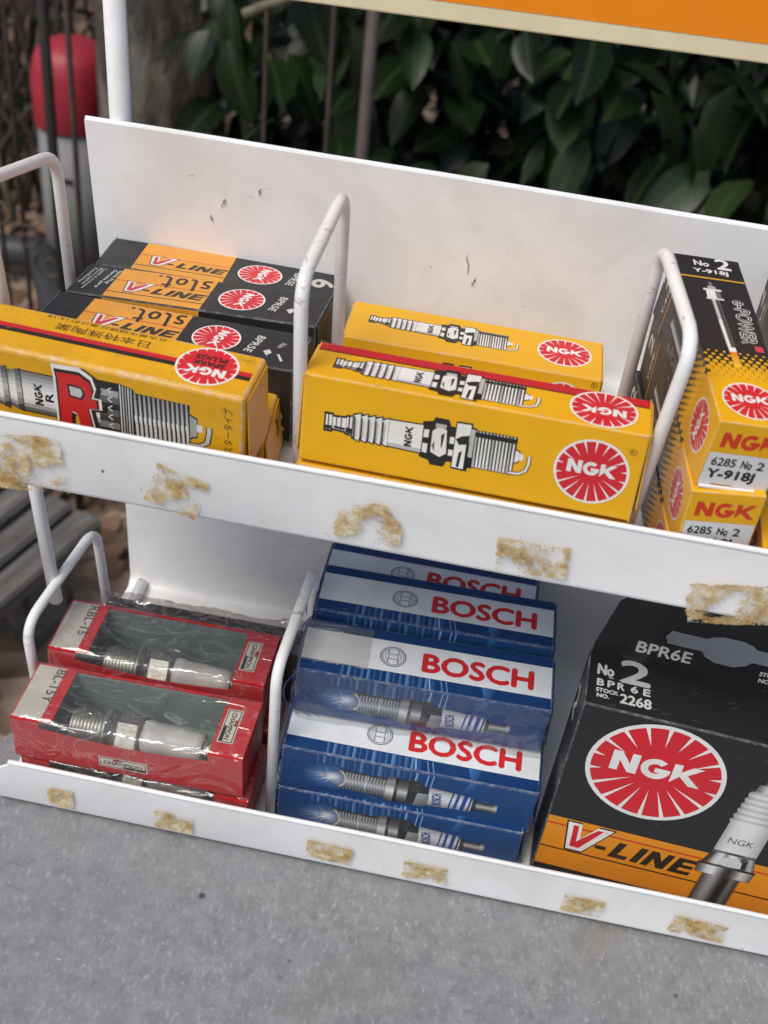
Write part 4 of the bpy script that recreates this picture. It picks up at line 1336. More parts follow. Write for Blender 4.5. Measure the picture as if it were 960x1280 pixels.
# glow plug boxes, end on
def halftone(p, w, v0, v1, dot, lay, left=False):
    """yellow ground dissolving into black by dots; in a w wide strip from v0 (yellow) to v1 (black)"""
    n = max(3, int(w / dot))
    dx = w / n
    rows = int((v1 - v0) / (dx * .62))
    for j in range(rows):
        t = j / (rows - 1)
        y = v0 + (v1 - v0) * t
        for i in range(n + (j % 2)):
            x = dx * (i + (.5 if j % 2 == 0 else 0))
            if x < .6 or x > w - .6: continue
            r = dx * (.62 - .44 * t)
            p.disc(x, y, min(r, dx * .5), YEL, lay + (j % 2) * .5, 10)
def glow_box(loc, ang, L, d, h, label):
    t = empty('glow_plug_box', loc, ang)
    tag(t, label, 'box', 'black and yellow glow plug boxes stacked end on at the right')
    carton(L, d, h, BLM + YELM, t, bev=.0004, split=.0195)
    lm, dm, hm = L * 1000, d * 1000, h * 1000
    scuffs(t, L, d, h, int(loc[2] * 1e6), (.60, .54, .40), 18, 'f')
    # top
    p = Print()
    halftone(p, lm, 19.8, 31, 2.15, 1)
    p.build('printed_ground', t, TOP(L, d, h))
    p = Print(); p.rect(.4, 67.4, lm - .4, 68.1, rgb(225, 165, 40), 0); p.build('stripe', t, TOP(L, d, h))
    p = Print(); p.emblem(lm * .5, 10.0, 7.7, 0, 1); p.build('emblem', t, TOP(L, d, h))
    p = Print()
    a0, a1 = Vector((lm * .47, 24.5)), Vector((lm * .43, 65.5))
    D = (a1 - a0).normalized(); Q = Vector((-D.y, D.x)) * -1
    LN = (a1 - a0).length
    def g(s0, s1, w0, w1, c, lay, t0=-1, t1=1):
        P = []
        for s, w, tt in ((s0, w0, t0), (s1, w1, t0), (s1, w1, t1), (s0, w0, t1)):
            q = a0 + D * (s * LN) + Q * (w * tt); P.append((q.x, q.y))
        p.tris(P, [(0, 1, 2, 3)], c, lay)
    g(0, .17, .95, 1.0, [rgb(250, 205, 60), rgb(225, 120, 20), rgb(225, 120, 20), rgb(250, 205, 60)], 3)
    g(.17, .22, 1.05, 1.05, rgb(235, 235, 230), 3)
    for i, c in enumerate((70, 225, 240, 120, 45, 90, 30)):
        g(.22, .52, 1.5, 1.6, rgb(c, c, c), 3, -1 + 2 * i / 7, -1 + 2 * (i + 1) / 7)
        g(.52, .78, 1.5, 1.5, rgb(c, c, c), 3, -1 + 2 * i / 7, -1 + 2 * (i + 1) / 7)
    for i in range(12): g(.55 + i * .019, .556 + i * .019, 1.5, 1.5, rgb(30, 30, 30), 3.5, -.95, .2)
    g(.78, .80, 2.6, 2.6, rgb(215, 215, 212), 4); g(.80, .89, 2.2, 2.0, rgb(230, 230, 228), 4, -1, .3); g(.80, .89, 2.2, 2.0, rgb(110, 110, 110), 4, .3, 1)
    g(.89, .915, 2.7, 2.7, rgb(220, 220, 218), 4); g(.915, .95, 1.2, 1.2, rgb(170, 170, 168), 4); g(.95, 1.0, .55, .5, rgb(120, 120, 120), 4)
    p.build('plug_picture', t, TOP(L, d, h))
    p = Print()
    WT = rgb(232, 230, 226)
    p.text('No', lm * .28, 74.2, 4.4, 2.7, WT, 1, 0, bold=.12)
    p.text('2', lm * .62, 73.6, 4.2, 5.4, WT, 1, 0, bold=.25)
    p.text('Y-918J', lm * .24, 70.0, 10.4, 2.5, WT, 1, 0, bold=.12)
    p.text('e-POWER', lm * .70, 57.5, 21, 4.2, WT, 1, -93, bold=.28)
    p.text('e-POWER', lm * .70, 57.5, 21, 4.2, BLKC, 3, -93, bold=.02)
    p.rect(lm * .80, 33.0, lm * .80 + 2.4, 35.6, rgb(215, 60, 80), 2)
    p.build('lettering', t, TOP(L, d, h))
    # left side, u runs from the back to the front end
    p = Print()
    q = Print(); halftone(q, hm, 19.8, 32, 2.1, 1)
    p.tris([(dm - y, x) for x, y, l in q.v], q.f, YEL, 1)
    p.build('printed_ground', t, LEFT(L, d, h))
    p = Print(); p.rect(dm - 68.1, .4, dm - 67.4, hm - .4, rgb(200, 150, 40), 0); p.build('stripe', t, LEFT(L, d, h))
    p = Print(); p.emblem(dm - 11.5, hm * .5, 7.4, 90, 1, red=rgb(205, 40, 50)); p.build('emblem', t, LEFT(L, d, h))
    p = Print()
    p.text('2', dm - 74.5, hm * .55, 6, 5, rgb(205, 203, 200), 1, 90, bold=.25)
    p.text('Y-918J', dm - 69.5, hm * .25, 10, 2.4, rgb(205, 203, 200), 1, 90, bold=.1)
    p.rect(dm - 60, hm * .42, dm - 40, hm * .50, rgb(180, 180, 178), 1); p.rect(dm - 60, hm * .50, dm - 40, hm * .56, rgb(95, 95, 95), 1)
    p.text('e-POWER', dm - 56, hm * .16, 20, 3.6, rgb(170, 170, 168), 1, 0, bold=.2); p.text('e-POWER', dm - 56, hm * .16, 20, 3.6, BLKC, 3, 0)
    p.build('lettering', t, LEFT(L, d, h))
    # end facing the viewer: flap with label
    lab = [(.6, .9), (3.6, .5), (4.4, 1.4), (9.5, 1.2), (12.5, .4), (lm - .6, .2), (lm - .6, hm * .54), (.6, hm * .54)]
    p = Print(); p.poly(lab, rgb(222, 222, 222), 8); p.build('label', t, FRONT(L, d, h))
    p = Print()
    p.ngk(2.4, hm * .62, hm * .225, rgb(214, 52, 20), 1, 0, sx=.98)
    p.text('6285', 2.0, hm * .345, 6.4, 2.6, INK, 10, 0, bold=.09)
    p.text('No', 10.0, hm * .345, 2.8, 2.5, INK, 10, 0, bold=.09); p.text('2', 14.2, hm * .345, 1.9, 2.6, INK, 10, 0, bold=.09)
    p.line([(12.0, hm * .335), (12.8, hm * .335)], .25, INK, 10)
    p.text('Y-918J', 2.0, hm * .115, 12.6, 3.7, INK, 10, 0, bold=.2)
    p.build('lettering', t, FRONT(L, d, h))
    # torn tuck flap at the lower edge
    v, f = box_vf(.0008, L - .0008, -.0012, -.0004, .0003, .0009)
    mesh_obj('end_flap', v, f, WHITE, t)
    return t
glow_box((.0810, .0045, .0152), (10, 3.35, 3.9), .0200, .0796, .0216, 'topmost of the glow plug boxes stacked at the right')
glow_box((.0806, .0032, -.0074), (8.8, 3.0, -.3), .0200, .0830, .0222, 'second glow plug box from the top of the stack at the right')
glow_box((.0801, .0042, -.0252), (9.6, 3.0, .2), .0200, .0840, .0175, 'lowest glow plug box of the stack, mostly behind the lip')
glow_box((.1040, .0052, -.0230), (2.0, 2.0, 0), .0200, .0790, .0205, 'glow plug box cut off by the right edge, beside the stack at the lip')
glow_box((.1060, .0300, -.0012), (3.0, 5.0, 0), .0200, .0790, .0205, 'glow plug box at the right edge showing only a white numeral beside the top box')

# ================================================================== LOWER SHELF
# red window boxes with cellophane
REDM = body_mats('red_card', rgb(198, 28, 36), .42)
LINER = simple('dark_green_liner', (.17, .215, .20), .8, 0, .2, 60, .1)
OLDW = simple('aged_white_label', rgb(206, 200, 188), .6, 0, .22, 90, .1)
GALV = simple('dull_plated_steel', (.36, .35, .31), .42, .8, .3, 300, .2, .0004)
CERA = simple('grey_white_ceramic', (.50, .49, .465), .42, 0, .2, 120, .05)
def champ_label(p, x, y, w, h, rot, lay):
    """red-white framed word mark"""
    ca, sa = cos(radians(rot)), sin(radians(rot))
    def R_(x0, y0, x1, y1, c, l):
        p.tris([(x + a * ca - b * sa, y + a * sa + b * ca) for a, b in ((x0, y0), (x1, y0), (x1, y1), (x0, y1))], [(0, 1, 2, 3)], c, lay + l)
    C = rgb(222, 214, 198)
    R_(0, 0, w, h, C, 0); R_(.4, .4, w - .4, h - .4, INK, 1); R_(.75, .75, w - .75, h - .75, C, 2)
    P = [(w * .30, h - .75), (w * .48, h - .75), (w * .42, h * .66), (w * .24, h * .66)]
    R_(w * .30, h * .70, w * .50, h - .75, rgb(190, 30, 36), 3); R_(w * .50, .75, w - .75, h * .32, INK, 3)
    q = (x + w * .10 * ca - h * .36 * sa, y + w * .10 * sa + h * .36 * ca)
    p.text('CHAMPION', q[0], q[1], w * .80, h * .30, INK, lay + 4, rot, bold=.07)
def champion(loc, ang, L, d, h, label, code, plug_label):
    t = empty('window_box', loc, ang)
    tag(t, label, 'box', 'red spark plug boxes with a clear window')
    th = .0005
    a0, a1 = .0145, .0705 * L / .0826
    # shell with the window cut across the top and down into the front
    V, F = [], []
    def add(vf):
        b = len(V); V.extend(vf[0]); F.extend([tuple(b + i for i in q) for q in vf[1]])
    add(box_vf(0, L, th, d - th, 0, th))
    add(box_vf(0, th, th, d - th, th, h)); add(box_vf(L - th, L, th, d - th, th, h))
    add(box_vf(0, L, d - th, d, 0, h))
    add(box_vf(th, a0, th, d - th, h - th, h)); add(box_vf(a1, L - th, th, d - th, h - th, h))
    prof = [(0, h), (.0102, h), (.0102, h * .80)]
    for k in range(13):
        u = k / 12
        prof.append((.0105 + (a1 - .0105) * u, h * (.80 - .10 * sin(pi * u) - .03 * u)))
    prof += [(a1, h), (L, h), (L, 0), (0, 0)]
    for y in (0, th): 
        pass
    b = len(V); n = len(prof)
    tri = tessellate_polygon([[Vector((x, z, 0)) for x, z in prof]])
    V.extend([(x, 0, z) for x, z in prof]); V.extend([(x, th, z) for x, z in prof])
    F.extend([(b + i, b + j, b + k) for i, j, k in tri]); F.extend([(b + n + k, b + n + j, b + n + i) for i, j, k in tri])
    for i in range(n):
        j = (i + 1) % n
        F.append((b + i, b + j, b + n + j, b + n + i))
    o = mesh_obj('carton', V, F, REDM[0], t)
    bm = bmesh.new(); bm.from_mesh(o.data); bmesh.ops.recalc_face_normals(bm, faces=bm.faces); bm.to_mesh(o.data); bm.free()
    V, F = [], []
    add(box_vf(th * 1.5, L - th * 1.5, th * 2, d - th * 2, th * 1.4, th * 2.2))
    add(box_vf(a0 * .7, a1 + .002, d - th * 2.6, d - th * 1.4, th * 2.4, h - th * 2))
    add(box_vf(a0 * .66, a0 * .7, th * 2, d - th * 3, th * 2.4, h - th * 2)); add(box_vf(a1 + .003, a1 + .0034, th * 2, d - th * 3, th * 2.4, h - th * 2))
    mesh_obj('liner', V, F, LINER, t)
    lm, dm, hm = L * 1000, d * 1000, h * 1000
    p = Print()
    p.rect(.5, .8, 10.6, dm - .8, rgb(204, 198, 186), 0)
    p.build('label', t, TOP(L, d, h))
    p = Print()
    p.text(code, 7.6, dm * .94, dm * .60, 3.4, rgb(70, 66, 60), 1, -90, bold=.08)
    p.build('lettering', t, TOP(L, d, h))
    p = Print(); champ_label(p, lm - 10.8, dm * .80, dm * .58, 5.6, -90, 1); p.build('word_mark', t, TOP(L, d, h))
    p = Print(); champ_label(p, 31.0, hm * .13, 17.5, 5.2, 0, 1); p.build('word_mark', t, FRONT(L, d, h))
    # cellophane skin: tight over the ends, sagging and crumpled over the window
    n, m = 44, 22
    V, F = [], []
    rc = random.Random(int(abs(loc[1]) * 1e5) + 3)
    ph = [rc.uniform(0, 6.28) for _ in range(8)]
    for i in range(n + 1):
        x = L * i / n
        inw = max(0, min(1, (x - a0) / .006)) * max(0, min(1, (a1 - x) / .006))
        for j in range(m + 1):
            s = j / m
            if s < .34:
                y, z = -.0004, h * (.02 + .98 * s / .34)
            else:
                q = (s - .34) / .66
                y, z = d * q, h + .0004
            wv = sin(x * 420 + ph[0] + 3 * s) * .5 + sin(x * 170 + 9 * s + ph[1]) + .6 * sin(x * 90 - 14 * s + ph[2])
            wv += rc.uniform(-.6, .6)
            if s >= .34: z += (.00026 * wv - .0003) * inw + .00010 * wv
            else: y += (-.00010 * abs(wv)) 
            V.append((x, y, z))
    for i in range(n):
        for j in range(m):
            a = i * (m + 1) + j
            F.append((a, a + m + 1, a + m + 2, a + 1))
    mesh_obj('cellophane', V, F, FILM, t, True)
    # the plug lying inside
    pl = empty('spark_plug', (0, 0, 0))
    pl.matrix_world = t.matrix_world @ Matrix.Translation((.0165, d * .42, .0080)) @ Matrix.Rotation(pi / 2, 4, 'Y') @ Matrix.Rotation(.28, 4, 'Z')
    tag(pl, plug_label, 'spark plug', 'spark plugs inside the red window boxes')
    def part(name, prof, mt, nn=24):
        v, f = lathe(prof, nn); mesh_obj(name, v, f, mt, pl, nn > 6)
    prof = [(.0001, .001), (.0042, .001)]
    for k in range(9):
        z = .0015 + k * .0013
        prof += [(.0056, z), (.0066, z + .0005), (.0056, z + .0010)]
    part('thread', prof + [(.0056, .0135), (.0001, .0135)], GALV)
    part('gasket', [(.0001, .0136), (.0082, .0136), (.0086, .0144), (.0082, .0152), (.0072, .0154), (.0072, .0185), (.0001, .0185)], GALV)
    part('hexagon', [(.0001, .0186), (.0084, .0186), (.0089, .0192), (.0089, .0262), (.0082, .0270), (.0001, .0270)], GALV, 6)
    part('insulator', [(.0001, .0271), (.0062, .0271), (.0066, .030), (.0060, .032), (.0058, .040), (.0052, .0465), (.0050, .049), (.0001, .049)], CERA)
    part('terminal', [(.0001, .0491), (.0028, .0491), (.0028, .0500), (.0022, .0506), (.0030, .0514), (.0028, .0536), (.0001, .0540)], GALV)
    return t
champion((-.1197, .0012, -.1500), (-.25, -.7, -1.6), .0826, .0269, .0193, 'red window box at the front left of the lower shelf, topmost of its stack', 'BL-15Y', 'dull steel spark plug with white insulator seen in the front red window box')
champion((-.1180, .0016, -.1688), (-.3, 0, 0), .0826, .0269, .0180, 'red window box under the front one, just showing above the lower lip', 'BL-15Y', 'spark plug in the lowest red window box, barely visible above the lip')
champion((-.1194, .0336, -.1508), (1.1, -2.2, -.1), .0803, .0271, .0219, 'red window box behind the front one, against the left wire divider', 'RBL-15', 'greenish steel spark plug seen in the rear red window box')
t = champion((-.1165, .0340, -.1690), (.6, 0, 0), .0803, .0265, .0170, 'red window box beneath the rear one, only its right end showing', 'RBL-15', 'spark plug in the red window box beneath the rear one')
# dark old box in crumpled wrap at the back
t = empty('wrapped_box', (-.1120, .0640, -.1690), (1.5, -1.0, .5))
tag(t, 'dark brown box in crumpled clear wrap behind the red window boxes', 'box')
BRM = body_mats('dark_brown_card', (.075, .055, .045), .6)
L, d, h = .0800, .0130, .0292
carton(L, d, h, BRM, t, bev=.001)
rc = random.Random(5)
n, m = 40, 16
V, F = [], []
for i in range(n + 1):
    for j in range(m + 1):
        s = j / m
        x = -.0025 + (L + .005) * i / n
        y = -.001 + (d + .002) * s
        z = h + .0006 + .0014 * abs(sin(i * .23 + 2.2 * s) * sin(i * .11 + 1)) * (.5 + s) + rc.uniform(0, .0005)
        if i < 4: z -= (4 - i) * .0006
        x += rc.uniform(-.0006, .0006); y += rc.uniform(-.0005, .0005) + (.0012 * sin(i * .4) if j == m else 0)
        V.append((x, y, z))
for i in range(n):
    for j in range(m):
        a = i * (m + 1) + j
        F.append((a, a + m + 1, a + m + 2, a + 1))
mesh_obj('clear_wrap', V, F, film_mat('brownish_wrap', (.60, .54, .50), .06, .9, 40, .14), t, True)

# blue and white boxes
BLU = rgb(10, 54, 106)
BLUM = body_mats('blue_card', BLU, .36)
def bosch(loc, ang, L, d, h, label, taped=False, wrapped=False):
    t = empty('spark_plug_box', loc, ang)
    tag(t, label, 'box', 'blue and white plug boxes stacked in the middle of the lower shelf')
    carton(L, d, h, BLUM, t, bev=.0007, seg=2)
    end_flap(L, d, h, BLUM, t, 'right', lift=.0012); end_flap(L, d, h, BLUM, t, 'left', lift=.0012)
    lm, dm, hm = L * 1000, d * 1000, h * 1000
    scuffs(t, L, d, h, int(loc[1] * 1e6) + 9, (.50, .55, .62), 30)
    LB = [rgb(60, 118, 178), rgb(96, 150, 202), rgb(36, 92, 150), rgb(140, 185, 225)]
    p = Print()
    p.rect(.6, dm * .225, lm - .6, dm * .80, rgb(226, 229, 233), 0)
    p.build('white_band', t, TOP(L, d, h))
    p = Print()
    def streaks(x0, x1, n, y0, y1, lay):
        rs = random.Random(3)
        for i in range(n):
            x = x0 + (x1 - x0) * i / n
            w = (x1 - x0) / n * rs.uniform(.35, .75)
            c = LB[i % 3]
            p.grad(x, y0, x + w, y1, c, BLU, lay)
    streaks(lm * .17, lm * .55, 15, .7, dm * .215, 1)
    p.line([(lm * .52, .7), (lm * .515, dm * .21)], .5, LB[3], 2); p.line([(lm * .57, .7), (lm * .56, dm * .21)], .35, LB[1], 2); p.line([(lm * .59, .7), (lm * .58, dm * .21)], .35, LB[1], 2)
    p.tris([(lm * .735, .7), (lm * .76, .7), (lm * .78, dm * .21), (lm * .72, dm * .21)], [(0, 1, 2, 3)], [LB[2], BLU, BLU, LB[0]], 1)
    p.build('blue_streaks', t, TOP(L, d, h))
    p = Print()
    RD = rgb(206, 28, 34)
    p.text('BOSCH', lm * .483, dm * .335, lm * .435, dm * .33, RD, 1, 0, bold=.44)
    p.build('lettering', t, TOP(L, d, h))
    p = Print()
    cx, cy, r0 = lm * .362, dm * .51, 4.6
    GY = rgb(118, 124, 132)
    p.arc(cx, cy, r0 * .89, r0, 0, 2 * pi, GY, 1, 40); p.arc(cx, cy, r0 * .76, r0 * .83, 0, 2 * pi, GY, 1, 40)
    for s in (-1, 1):
        p.arc(cx, cy, r0 * .56, r0 * .62, (-.9 if s > 0 else pi - .9), (.9 if s > 0 else pi + .9), GY, 1, 14)
        p.line([(cx + s * r0 * .36, cy - r0 * .70), (cx + s * r0 * .36, cy - r0 * .22), (cx + s * r0 * .36, cy + r0 * .22), (cx + s * r0 * .36, cy + r0 * .70)], .35, GY, 1.4)
    p.line([(cx - r0 * .36, cy - r0 * .22), (cx + r0 * .36, cy - r0 * .22)], .35, GY, 1.8); p.line([(cx - r0 * .36, cy + r0 * .22), (cx + r0 * .36, cy + r0 * .22)], .35, GY, 1.8)
    p.build('emblem', t, TOP(L, d, h))
    # front: streaked blue ground and the metallic plug with its spark
    p = Print()
    p.grad(.7, .7, lm - .7, hm - .7, rgb(12, 58, 112), rgb(20, 74, 132), 0)
    streaks(lm * .14, lm * .55, 17, hm * .35, hm - .7, 1)
    for k in range(6):
        p.arc(lm * (.18 - k * .012), hm * .45, 5.5 + k * 1.7, 5.9 + k * 1.7, 1.7, 4.4, rgb(22, 74, 128), 1 + k * .1, 14)
    for x, w in ((.52, .5), (.565, .35), (.585, .35)): p.line([(lm * x, hm * .4), (lm * (x + .01), hm - .7)], w, LB[3], 2)
    p.tris([(lm * .70, hm * .5), (lm * .73, hm * .5), (lm * .765, hm - .7), (lm * .735, hm - .7)], [(0, 1, 2, 3)], [BLU, BLU, LB[2], LB[0]], 1.5)
    p.poly([(lm * .80, hm * .1), (lm * .97, hm * .1), (lm * .97, hm * .55), (lm * .92, hm * .6)], rgb(16, 68, 124), 1)
    p.build('blue_streaks', t, FRONT(L, d, h))
    p = Print()
    ax0, ay0, ang_ = lm * .205, hm * .46, -1.0
    ca, sa = cos(radians(ang_)), sin(radians(ang_))
    S = lm * .66
    def X(s, q): return (ax0 + s * S * ca - q * 1.14 * sa, ay0 + s * S * sa + q * 1.14 * ca)
    def sh(s0, s1, h0, h1, greys, lay, tint=(1, 1, 1)):
        n = len(greys)
        for i in range(n - 1):
            c0 = rgb(*[greys[i] * k for k in tint]); c1 = rgb(*[greys[i + 1] * k for k in tint])
            t0, t1 = -1 + 2 * i / (n - 1), -1 + 2 * (i + 1) / (n - 1)
            p.tris([X(s0, t0 * h0), X(s1, t0 * h1), X(s1, t1 * h1), X(s0, t1 * h0)], [(0, 1, 2, 3)], [c0, c0, c1, c1], lay)
    MET = [70, 110, 160, 220, 250, 205, 150, 165, 115, 80]
    MED = [50, 80, 115, 165, 215, 160, 110, 92, 75, 60]
    p.glow(X(-.01, 0)[0], X(0, 0)[1], 10.0, rgb(96, 142, 194), rgb(14, 60, 114), 2, 24, 7.0)
    sh(.20, .215, 4.6, 4.6, MET, 4)
    sh(.05, .33, 4.5, 4.7, MED, 3)
    for i in range(14):
        s = .075 + i * .0185
        p.tris([X(s, -4.6), X(s + .008, -4.7), X(s + .016, 3.6), X(s + .009, 3.6)], [(0, 1, 2, 3)], [rgb(90, 95, 98), rgb(110, 114, 118), rgb(205, 208, 210), rgb(185, 188, 190)], 4.5)
    sh(.035, .06, 4.0, 4.6, [90, 130, 175, 215, 235, 200, 150, 110], 4.2)
    p.glow(X(.03, 0)[0], X(.03, 0)[1], 3.2, rgb(205, 208, 222), rgb(92, 104, 124), 5, 20, 3.8)
    p.glow(X(.005, .4)[0], X(.005, .4)[1], 3.4, rgb(253, 252, 252), rgb(120, 150, 190), 6, 9, 2.6)
    p.arc(*X(.052, 0), 3.3, 4.3, -1.5, 1.5, rgb(205, 208, 212), 5.2, 14, .45)
    for a in range(17):
        aa = pi + (a - 8) * .21
        c = X(.0, 0)
        p.tris([(c[0], c[1] + .3), (c[0] + (5 + (a * 7) % 5 * 1.6) * cos(aa), c[1] + (4.5 + (a * 5) % 4) * sin(aa)), (c[0], c[1] - .3)], [(0, 1, 2)], [rgb(245, 248, 252), rgb(60, 105, 160), rgb(240, 244, 250)], 5.5 + a * .05)
    sh(.325, .375, 5.6, 6.3, MET, 5); sh(.375, .395, 6.3, 5.6, [20, 30, 50, 80, 110, 70, 40, 30], 5)
    sh(.395, .47, 5.4, 5.6, MED, 5)
    p.poly([X(.455, -5.8), X(.575, -5.4), X(.585, -1), X(.575, 3.4), X(.50, 6.2), X(.455, 6.2)], rgb(52, 56, 58), 5.6)
    p.tris([X(.50, -5.6), X(.575, -5.2), X(.582, .8), X(.515, .6)], [(0, 1, 2, 3)], [rgb(120, 122, 124), rgb(95, 98, 100), rgb(150, 152, 154), rgb(175, 176, 178)], 6)
    p.tris([X(.47, 1.2), X(.51, .9), X(.57, 3.2), X(.50, 5.8)], [(0, 1, 2, 3)], [rgb(60, 63, 64), rgb(100, 103, 104), rgb(40, 42, 44), rgb(70, 74, 75)], 6)
    CER = [150, 185, 215, 235, 240, 225, 195, 160]
    sh(.58, .84, 4.3, 3.4, CER, 5.2, (.97, .98, 1))
    for s, w, c in ((.705, .010, rgb(40, 70, 140)), (.735, .018, rgb(46, 84, 158)), (.775, .024, rgb(40, 76, 150)), (.815, .012, rgb(40, 70, 140))):
        p.tris([X(s, -3.8), X(s + w, -3.7), X(s + w + .012, 3.6), X(s + .012, 3.7)], [(0, 1, 2, 3)], c, 6.4)
    p.text('BOSCH', *X(.665, -3.3), 6.2, 3.2, rgb(44, 66, 138), 6.6, ang_ + 97, bold=.12)
    sh(.84, .865, 3.0, 2.2, [30, 40, 60, 80, 60, 40], 5)
    sh(.865, .985, 1.9, 1.9, [50, 90, 150, 205, 150, 90, 60], 5, (1, 1, .98)); sh(.965, .99, 2.3, 2.3, [60, 100, 170, 215, 150, 90], 5.4, (1, 1, .97))
    p.build('plug_picture', t, FRONT(L, d, h))
    if taped:
        v = [(-.0006, d * .18, h + .00042), (L * .27, d * .18, h + .00045), (L * .27, d * .93, h + .00045), (-.0006, d * .93, h + .00042)]
        mesh_obj('clear_tape', v, [(0, 1, 2, 3)], film_mat('aged_clear_tape', (.90, .89, .86), .10, .1, 20), t)
    if wrapped:
        V, F = [], []
        n, m = 40, 14
        rc = random.Random(9)
        for i in range(n + 1):
            for j in range(m + 1):
                s = j / m
                x = -.001 + (L + .002) * i / n
                z = -.0035 - .002 * (i / n) + (h + .0042 + .002 * (i / n)) * s
                y = -.0009 - .0009 * (1 - s) * abs(sin(i * .31)) - .0004 * rc.random()
                V.append((x, y, z))
        for i in range(n):
            for j in range(m):
                a = i * (m + 1) + j
                F.append((a, a + m + 1, a + m + 2, a + 1))
        mesh_obj('polythene_wrap', V, F, FILM_B, t, True)
    return t
bosch((-.0266, .0092, -.1690), (.6, 0, 0), .0872, .0250, .0205, 'lowest blue and white spark plug box, resting behind the lower lip')
bosch((-.0266, .0098, -.1481), (2.25, 1.6, 1.7), .0889, .0250, .0213, 'blue and white spark plug box second from the bottom at the front')
bosch((-.0259, .0241, -.1250), (3.25, 2.9, 1.42), .0872, .0242, .0225, 'blue and white spark plug box wrapped in clear film with tape across its left end', True, True)
bosch((-.0257, .0490, -.1235), (2.75, -2.88, .96), .0851, .0256, .0240, 'blue and white spark plug box directly behind the taped one')
bosch((-.0285, .0760, -.1365), (.86, -1.97, .42), .0805, .0256, .0249, 'blue and white spark plug box farthest back, shaded by the upper shelf')

# big black box with hang tab
H = empty('spark_plug_box', (.0652, .0078, -.1688), (-1.1, -.98, 2.2))
tag(H, 'big black and orange spark plug box with a hang tab at the lower right', 'box')
L, d, h = .112, .0244, .0908
HM = body_mats('black_gloss_card', rgb(34, 34, 36), .4)
carton(L, d, h, HM, H, bev=.0006)
lm, dm, hm = 112.0, 24.4, 90.8
scuffs(H, L, d, h, 4, (.26, .26, .25), 70, 'tf', 30)
b0 = hm - 85.5
OR = rgb(226, 142, 24)
p = Print()
p.rect(.6, b0 + 4.8, lm - .6, b0 + 30.6, OR, 0)
p.rect(.6, b0 + 26.6, lm - .6, b0 + 27.3, RED, 1)
p.rect(.6, b0 + 14.0, lm - .6, b0 + 14.7, INK, 1)
p.build('orange_band', H, FRONT(L, d, h))
p = Print(); p.emblem(28.6, b0 + 61.8, 22.3, 0, 1); p.build('emblem', H, FRONT(L, d, h))
p = Print(); p.vline(7.6, b0 + 16.6, 8.3, 2, .91); p.build('lettering', H, FRONT(L, d, h))
p = Print()
cxp = 62.0
def hs(y0, y1, w0, w1, greys, lay, lo_=0.0):
    n = len(greys)
    for i in range(n - 1):
        t0, t1 = -1 + 2 * i / (n - 1), -1 + 2 * (i + 1) / (n - 1)
        c0, c1 = rgb(*[greys[i]] * 3), rgb(*[greys[i + 1]] * 3)
        p.tris([(cxp + t0 * w0, b0 + y0), (cxp + t1 * w0, b0 + y0), (cxp + t1 * w1, b0 + y1), (cxp + t0 * w1, b0 + y1)], [(0, 1, 2, 3)], [c0, c1, c1, c0], lay)
TH_ = [60, 110, 150, 175, 160, 110, 45, 25, 40, 120, 90, 50]
hs(5.2, 25.5, 8.0, 8.0, TH_, 3)
for k in range(17):
    y = 5.6 + k * 1.17
    for s in (-1, 1):
        p.tris([(cxp + s * 7.9, b0 + y), (cxp + s * 8.9, b0 + y + .5), (cxp + s * 7.9, b0 + y + 1.0)], [(0, 1, 2)], INK, 3)
    p.line([(cxp - 7.6, b0 + y), (cxp + 7.6, b0 + y + .4)], .22, rgb(45, 45, 46), 4)
hs(24, 30, 12.2, 12.6, [50, 130, 215, 230, 150, 60, 40, 120, 200, 160, 70], 5); hs(29.6, 31, 12.8, 12.6, [30, 60, 90, 60, 40, 30], 5.5)
hs(31, 38.5, 11.6, 9.6, [40, 60, 190, 225, 120, 225, 235, 170, 60, 90, 180, 60], 5)
p.poly([(cxp - 5, b0 + 31.4), (cxp - 4, b0 + 36), (cxp + 2, b0 + 37.6), (cxp + 5, b0 + 35), (cxp + 5.6, b0 + 31.4)], rgb(205, 206, 208), 6)
p.poly([(cxp + 5.6, b0 + 31.4), (cxp + 5, b0 + 35), (cxp + 6.8, b0 + 37.6), (cxp + 7.6, b0 + 31.4)], rgb(30, 30, 32), 6)
hs(38.5, 40, 9.8, 9.6, [70, 120, 90, 60, 110, 60], 6.2)
CE = [170, 205, 222, 228, 226, 220, 210, 190, 165]
hs(40, 58, 9.4, 9.2, CE, 5)
for k in range(6):
    y = 58 + k * 3.4
    hs(y, y + 1.9, 9.0 - k * .25, 10.0 - k * .3, CE, 5); hs(y + 1.9, y + 3.4, 10.0 - k * .3, 9.0 - k * .3, [140, 175, 195, 200, 198, 190, 180, 160, 140], 5)
hs(78.4, 83, 6.6, 6.0, [90, 150, 210, 225, 180, 120, 80], 5); hs(83, 85, 4.2, 4.2, [60, 120, 190, 215, 150, 90], 5)
p.text('NGK', cxp - 5.6, b0 + 45.6, 11, 3.6, rgb(80, 82, 86), 7)
p.v = [(60.6 + (x - cxp) * .76 + .055 * (y - b0), b0 + 1.0 + (y - b0) * .81, l) for x, y, l in p.v]
p.build('plug_picture', H, FRONT(L, d, h))
p = Print()
WT = rgb(214, 213, 210)
p.text('No', 3.4, 14.2, 5.0, 4.6, WT, 1, 0, bold=.25); p.line([(7.0, 13.5), (8.6, 13.5)], .35, WT, 1)
p.text('2', 10.8, 13.2, 9.2, 10.0, rgb(205, 203, 200), 1, 0, bold=.45)
for i, c in enumerate('BPR6E'):
    p.text(c, (3.5, 6.9, 10.1, 14.4, 18.4)[i], 9.2, 2.1, 2.9, WT, 1, 0, bold=.16)
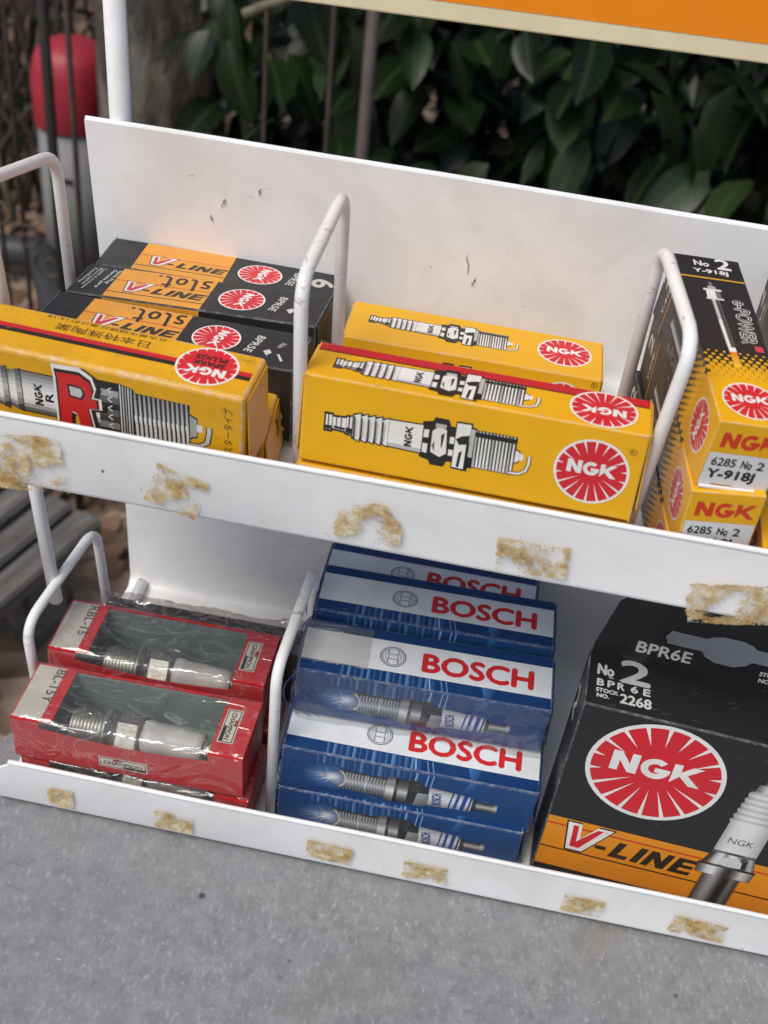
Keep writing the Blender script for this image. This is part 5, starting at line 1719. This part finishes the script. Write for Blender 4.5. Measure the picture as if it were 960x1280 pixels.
p.text('STOCK', 3.4, 6.4, 7.0, 1.6, WT, 1, 0, bold=.1); p.text('NO.', 3.8, 4.0, 3.8, 1.6, WT, 1, 0, bold=.1)
p.text('2268', 11.2, 3.6, 9.8, 4.0, WT, 1, 0, bold=.18)
p.build('lettering', H, TOP(L, d, h))
p = Print(); p.text('2', 3.5, hm - 22, 8, 11, rgb(190, 190, 186), 1, 0, bold=.4); p.build('lettering', H, LEFT(L, d, h))
# hang tab with a euro slot
def tabpt(x, z): return (x, d - .0008, h + z)
out = [(.0008, -.0004), (.0008, .004), (.0045, .0235), (.0075, .027), (L - .0075, .027), (L - .0045, .0235), (L - .0008, .004), (L - .0008, -.0004)]
hx, hz = L / 2 - .014, .0135
hole = [(-.019, -.0030), (-.008, -.0030), (-.0065, -.0050), (-.003, -.0066), (.003, -.0066), (.0065, -.0050), (.008, -.0030), (.019, -.0030), (.0205, 0), (.019, .0030), (.008, .0030), (.0065, .0042), (.003, .0052), (-.003, .0052), (-.0065, .0042), (-.008, .0030), (-.019, .0030), (-.0205, 0)]
hole = [(hx + a, hz + b) for a, b in hole]
loops = [[Vector((x, z, 0)) for x, z in out], [Vector((x, z, 0)) for x, z in hole]]
tri = tessellate_polygon(loops)
allp = out + hole
n = len(allp)
TT = .0005
V = [tabpt(x, z) for x, z in allp] + [(x, d - .0008 + TT, h + z) for x, z in allp]
F = [tuple(q) for q in tri] + [(n + c, n + b, n + a) for a, b, c in tri]
for lp, b in ((out, 0), (hole, len(out))):
    m = len(lp)
    for i in range(m):
        j = (i + 1) % m
        F.append((b + i, b + j, n + b + j, n + b + i))
o = mesh_obj('hang_tab', V, F, HM[0], H)
bm = bmesh.new(); bm.from_mesh(o.data); bmesh.ops.recalc_face_normals(bm, faces=bm.faces); bm.to_mesh(o.data); bm.free()
p = Print()
p.text('BPR6E', 14.0, 4.6, 17.5, 4.6, rgb(200, 199, 196), 1, 0, bold=.17)
p.text('STOCK', 53.5, 6.4, 7.0, 1.7, WT, 1, 0, bold=.1); p.text('NO.', 54, 3.6, 3.8, 1.7, WT, 1, 0, bold=.1); p.text('2268', 61.5, 3.4, 9.8, 4.2, WT, 1, 0, bold=.25)
p.build('lettering', H, ((0, d - .0008, h), (1, 0, 0), (0, 0, 1)))
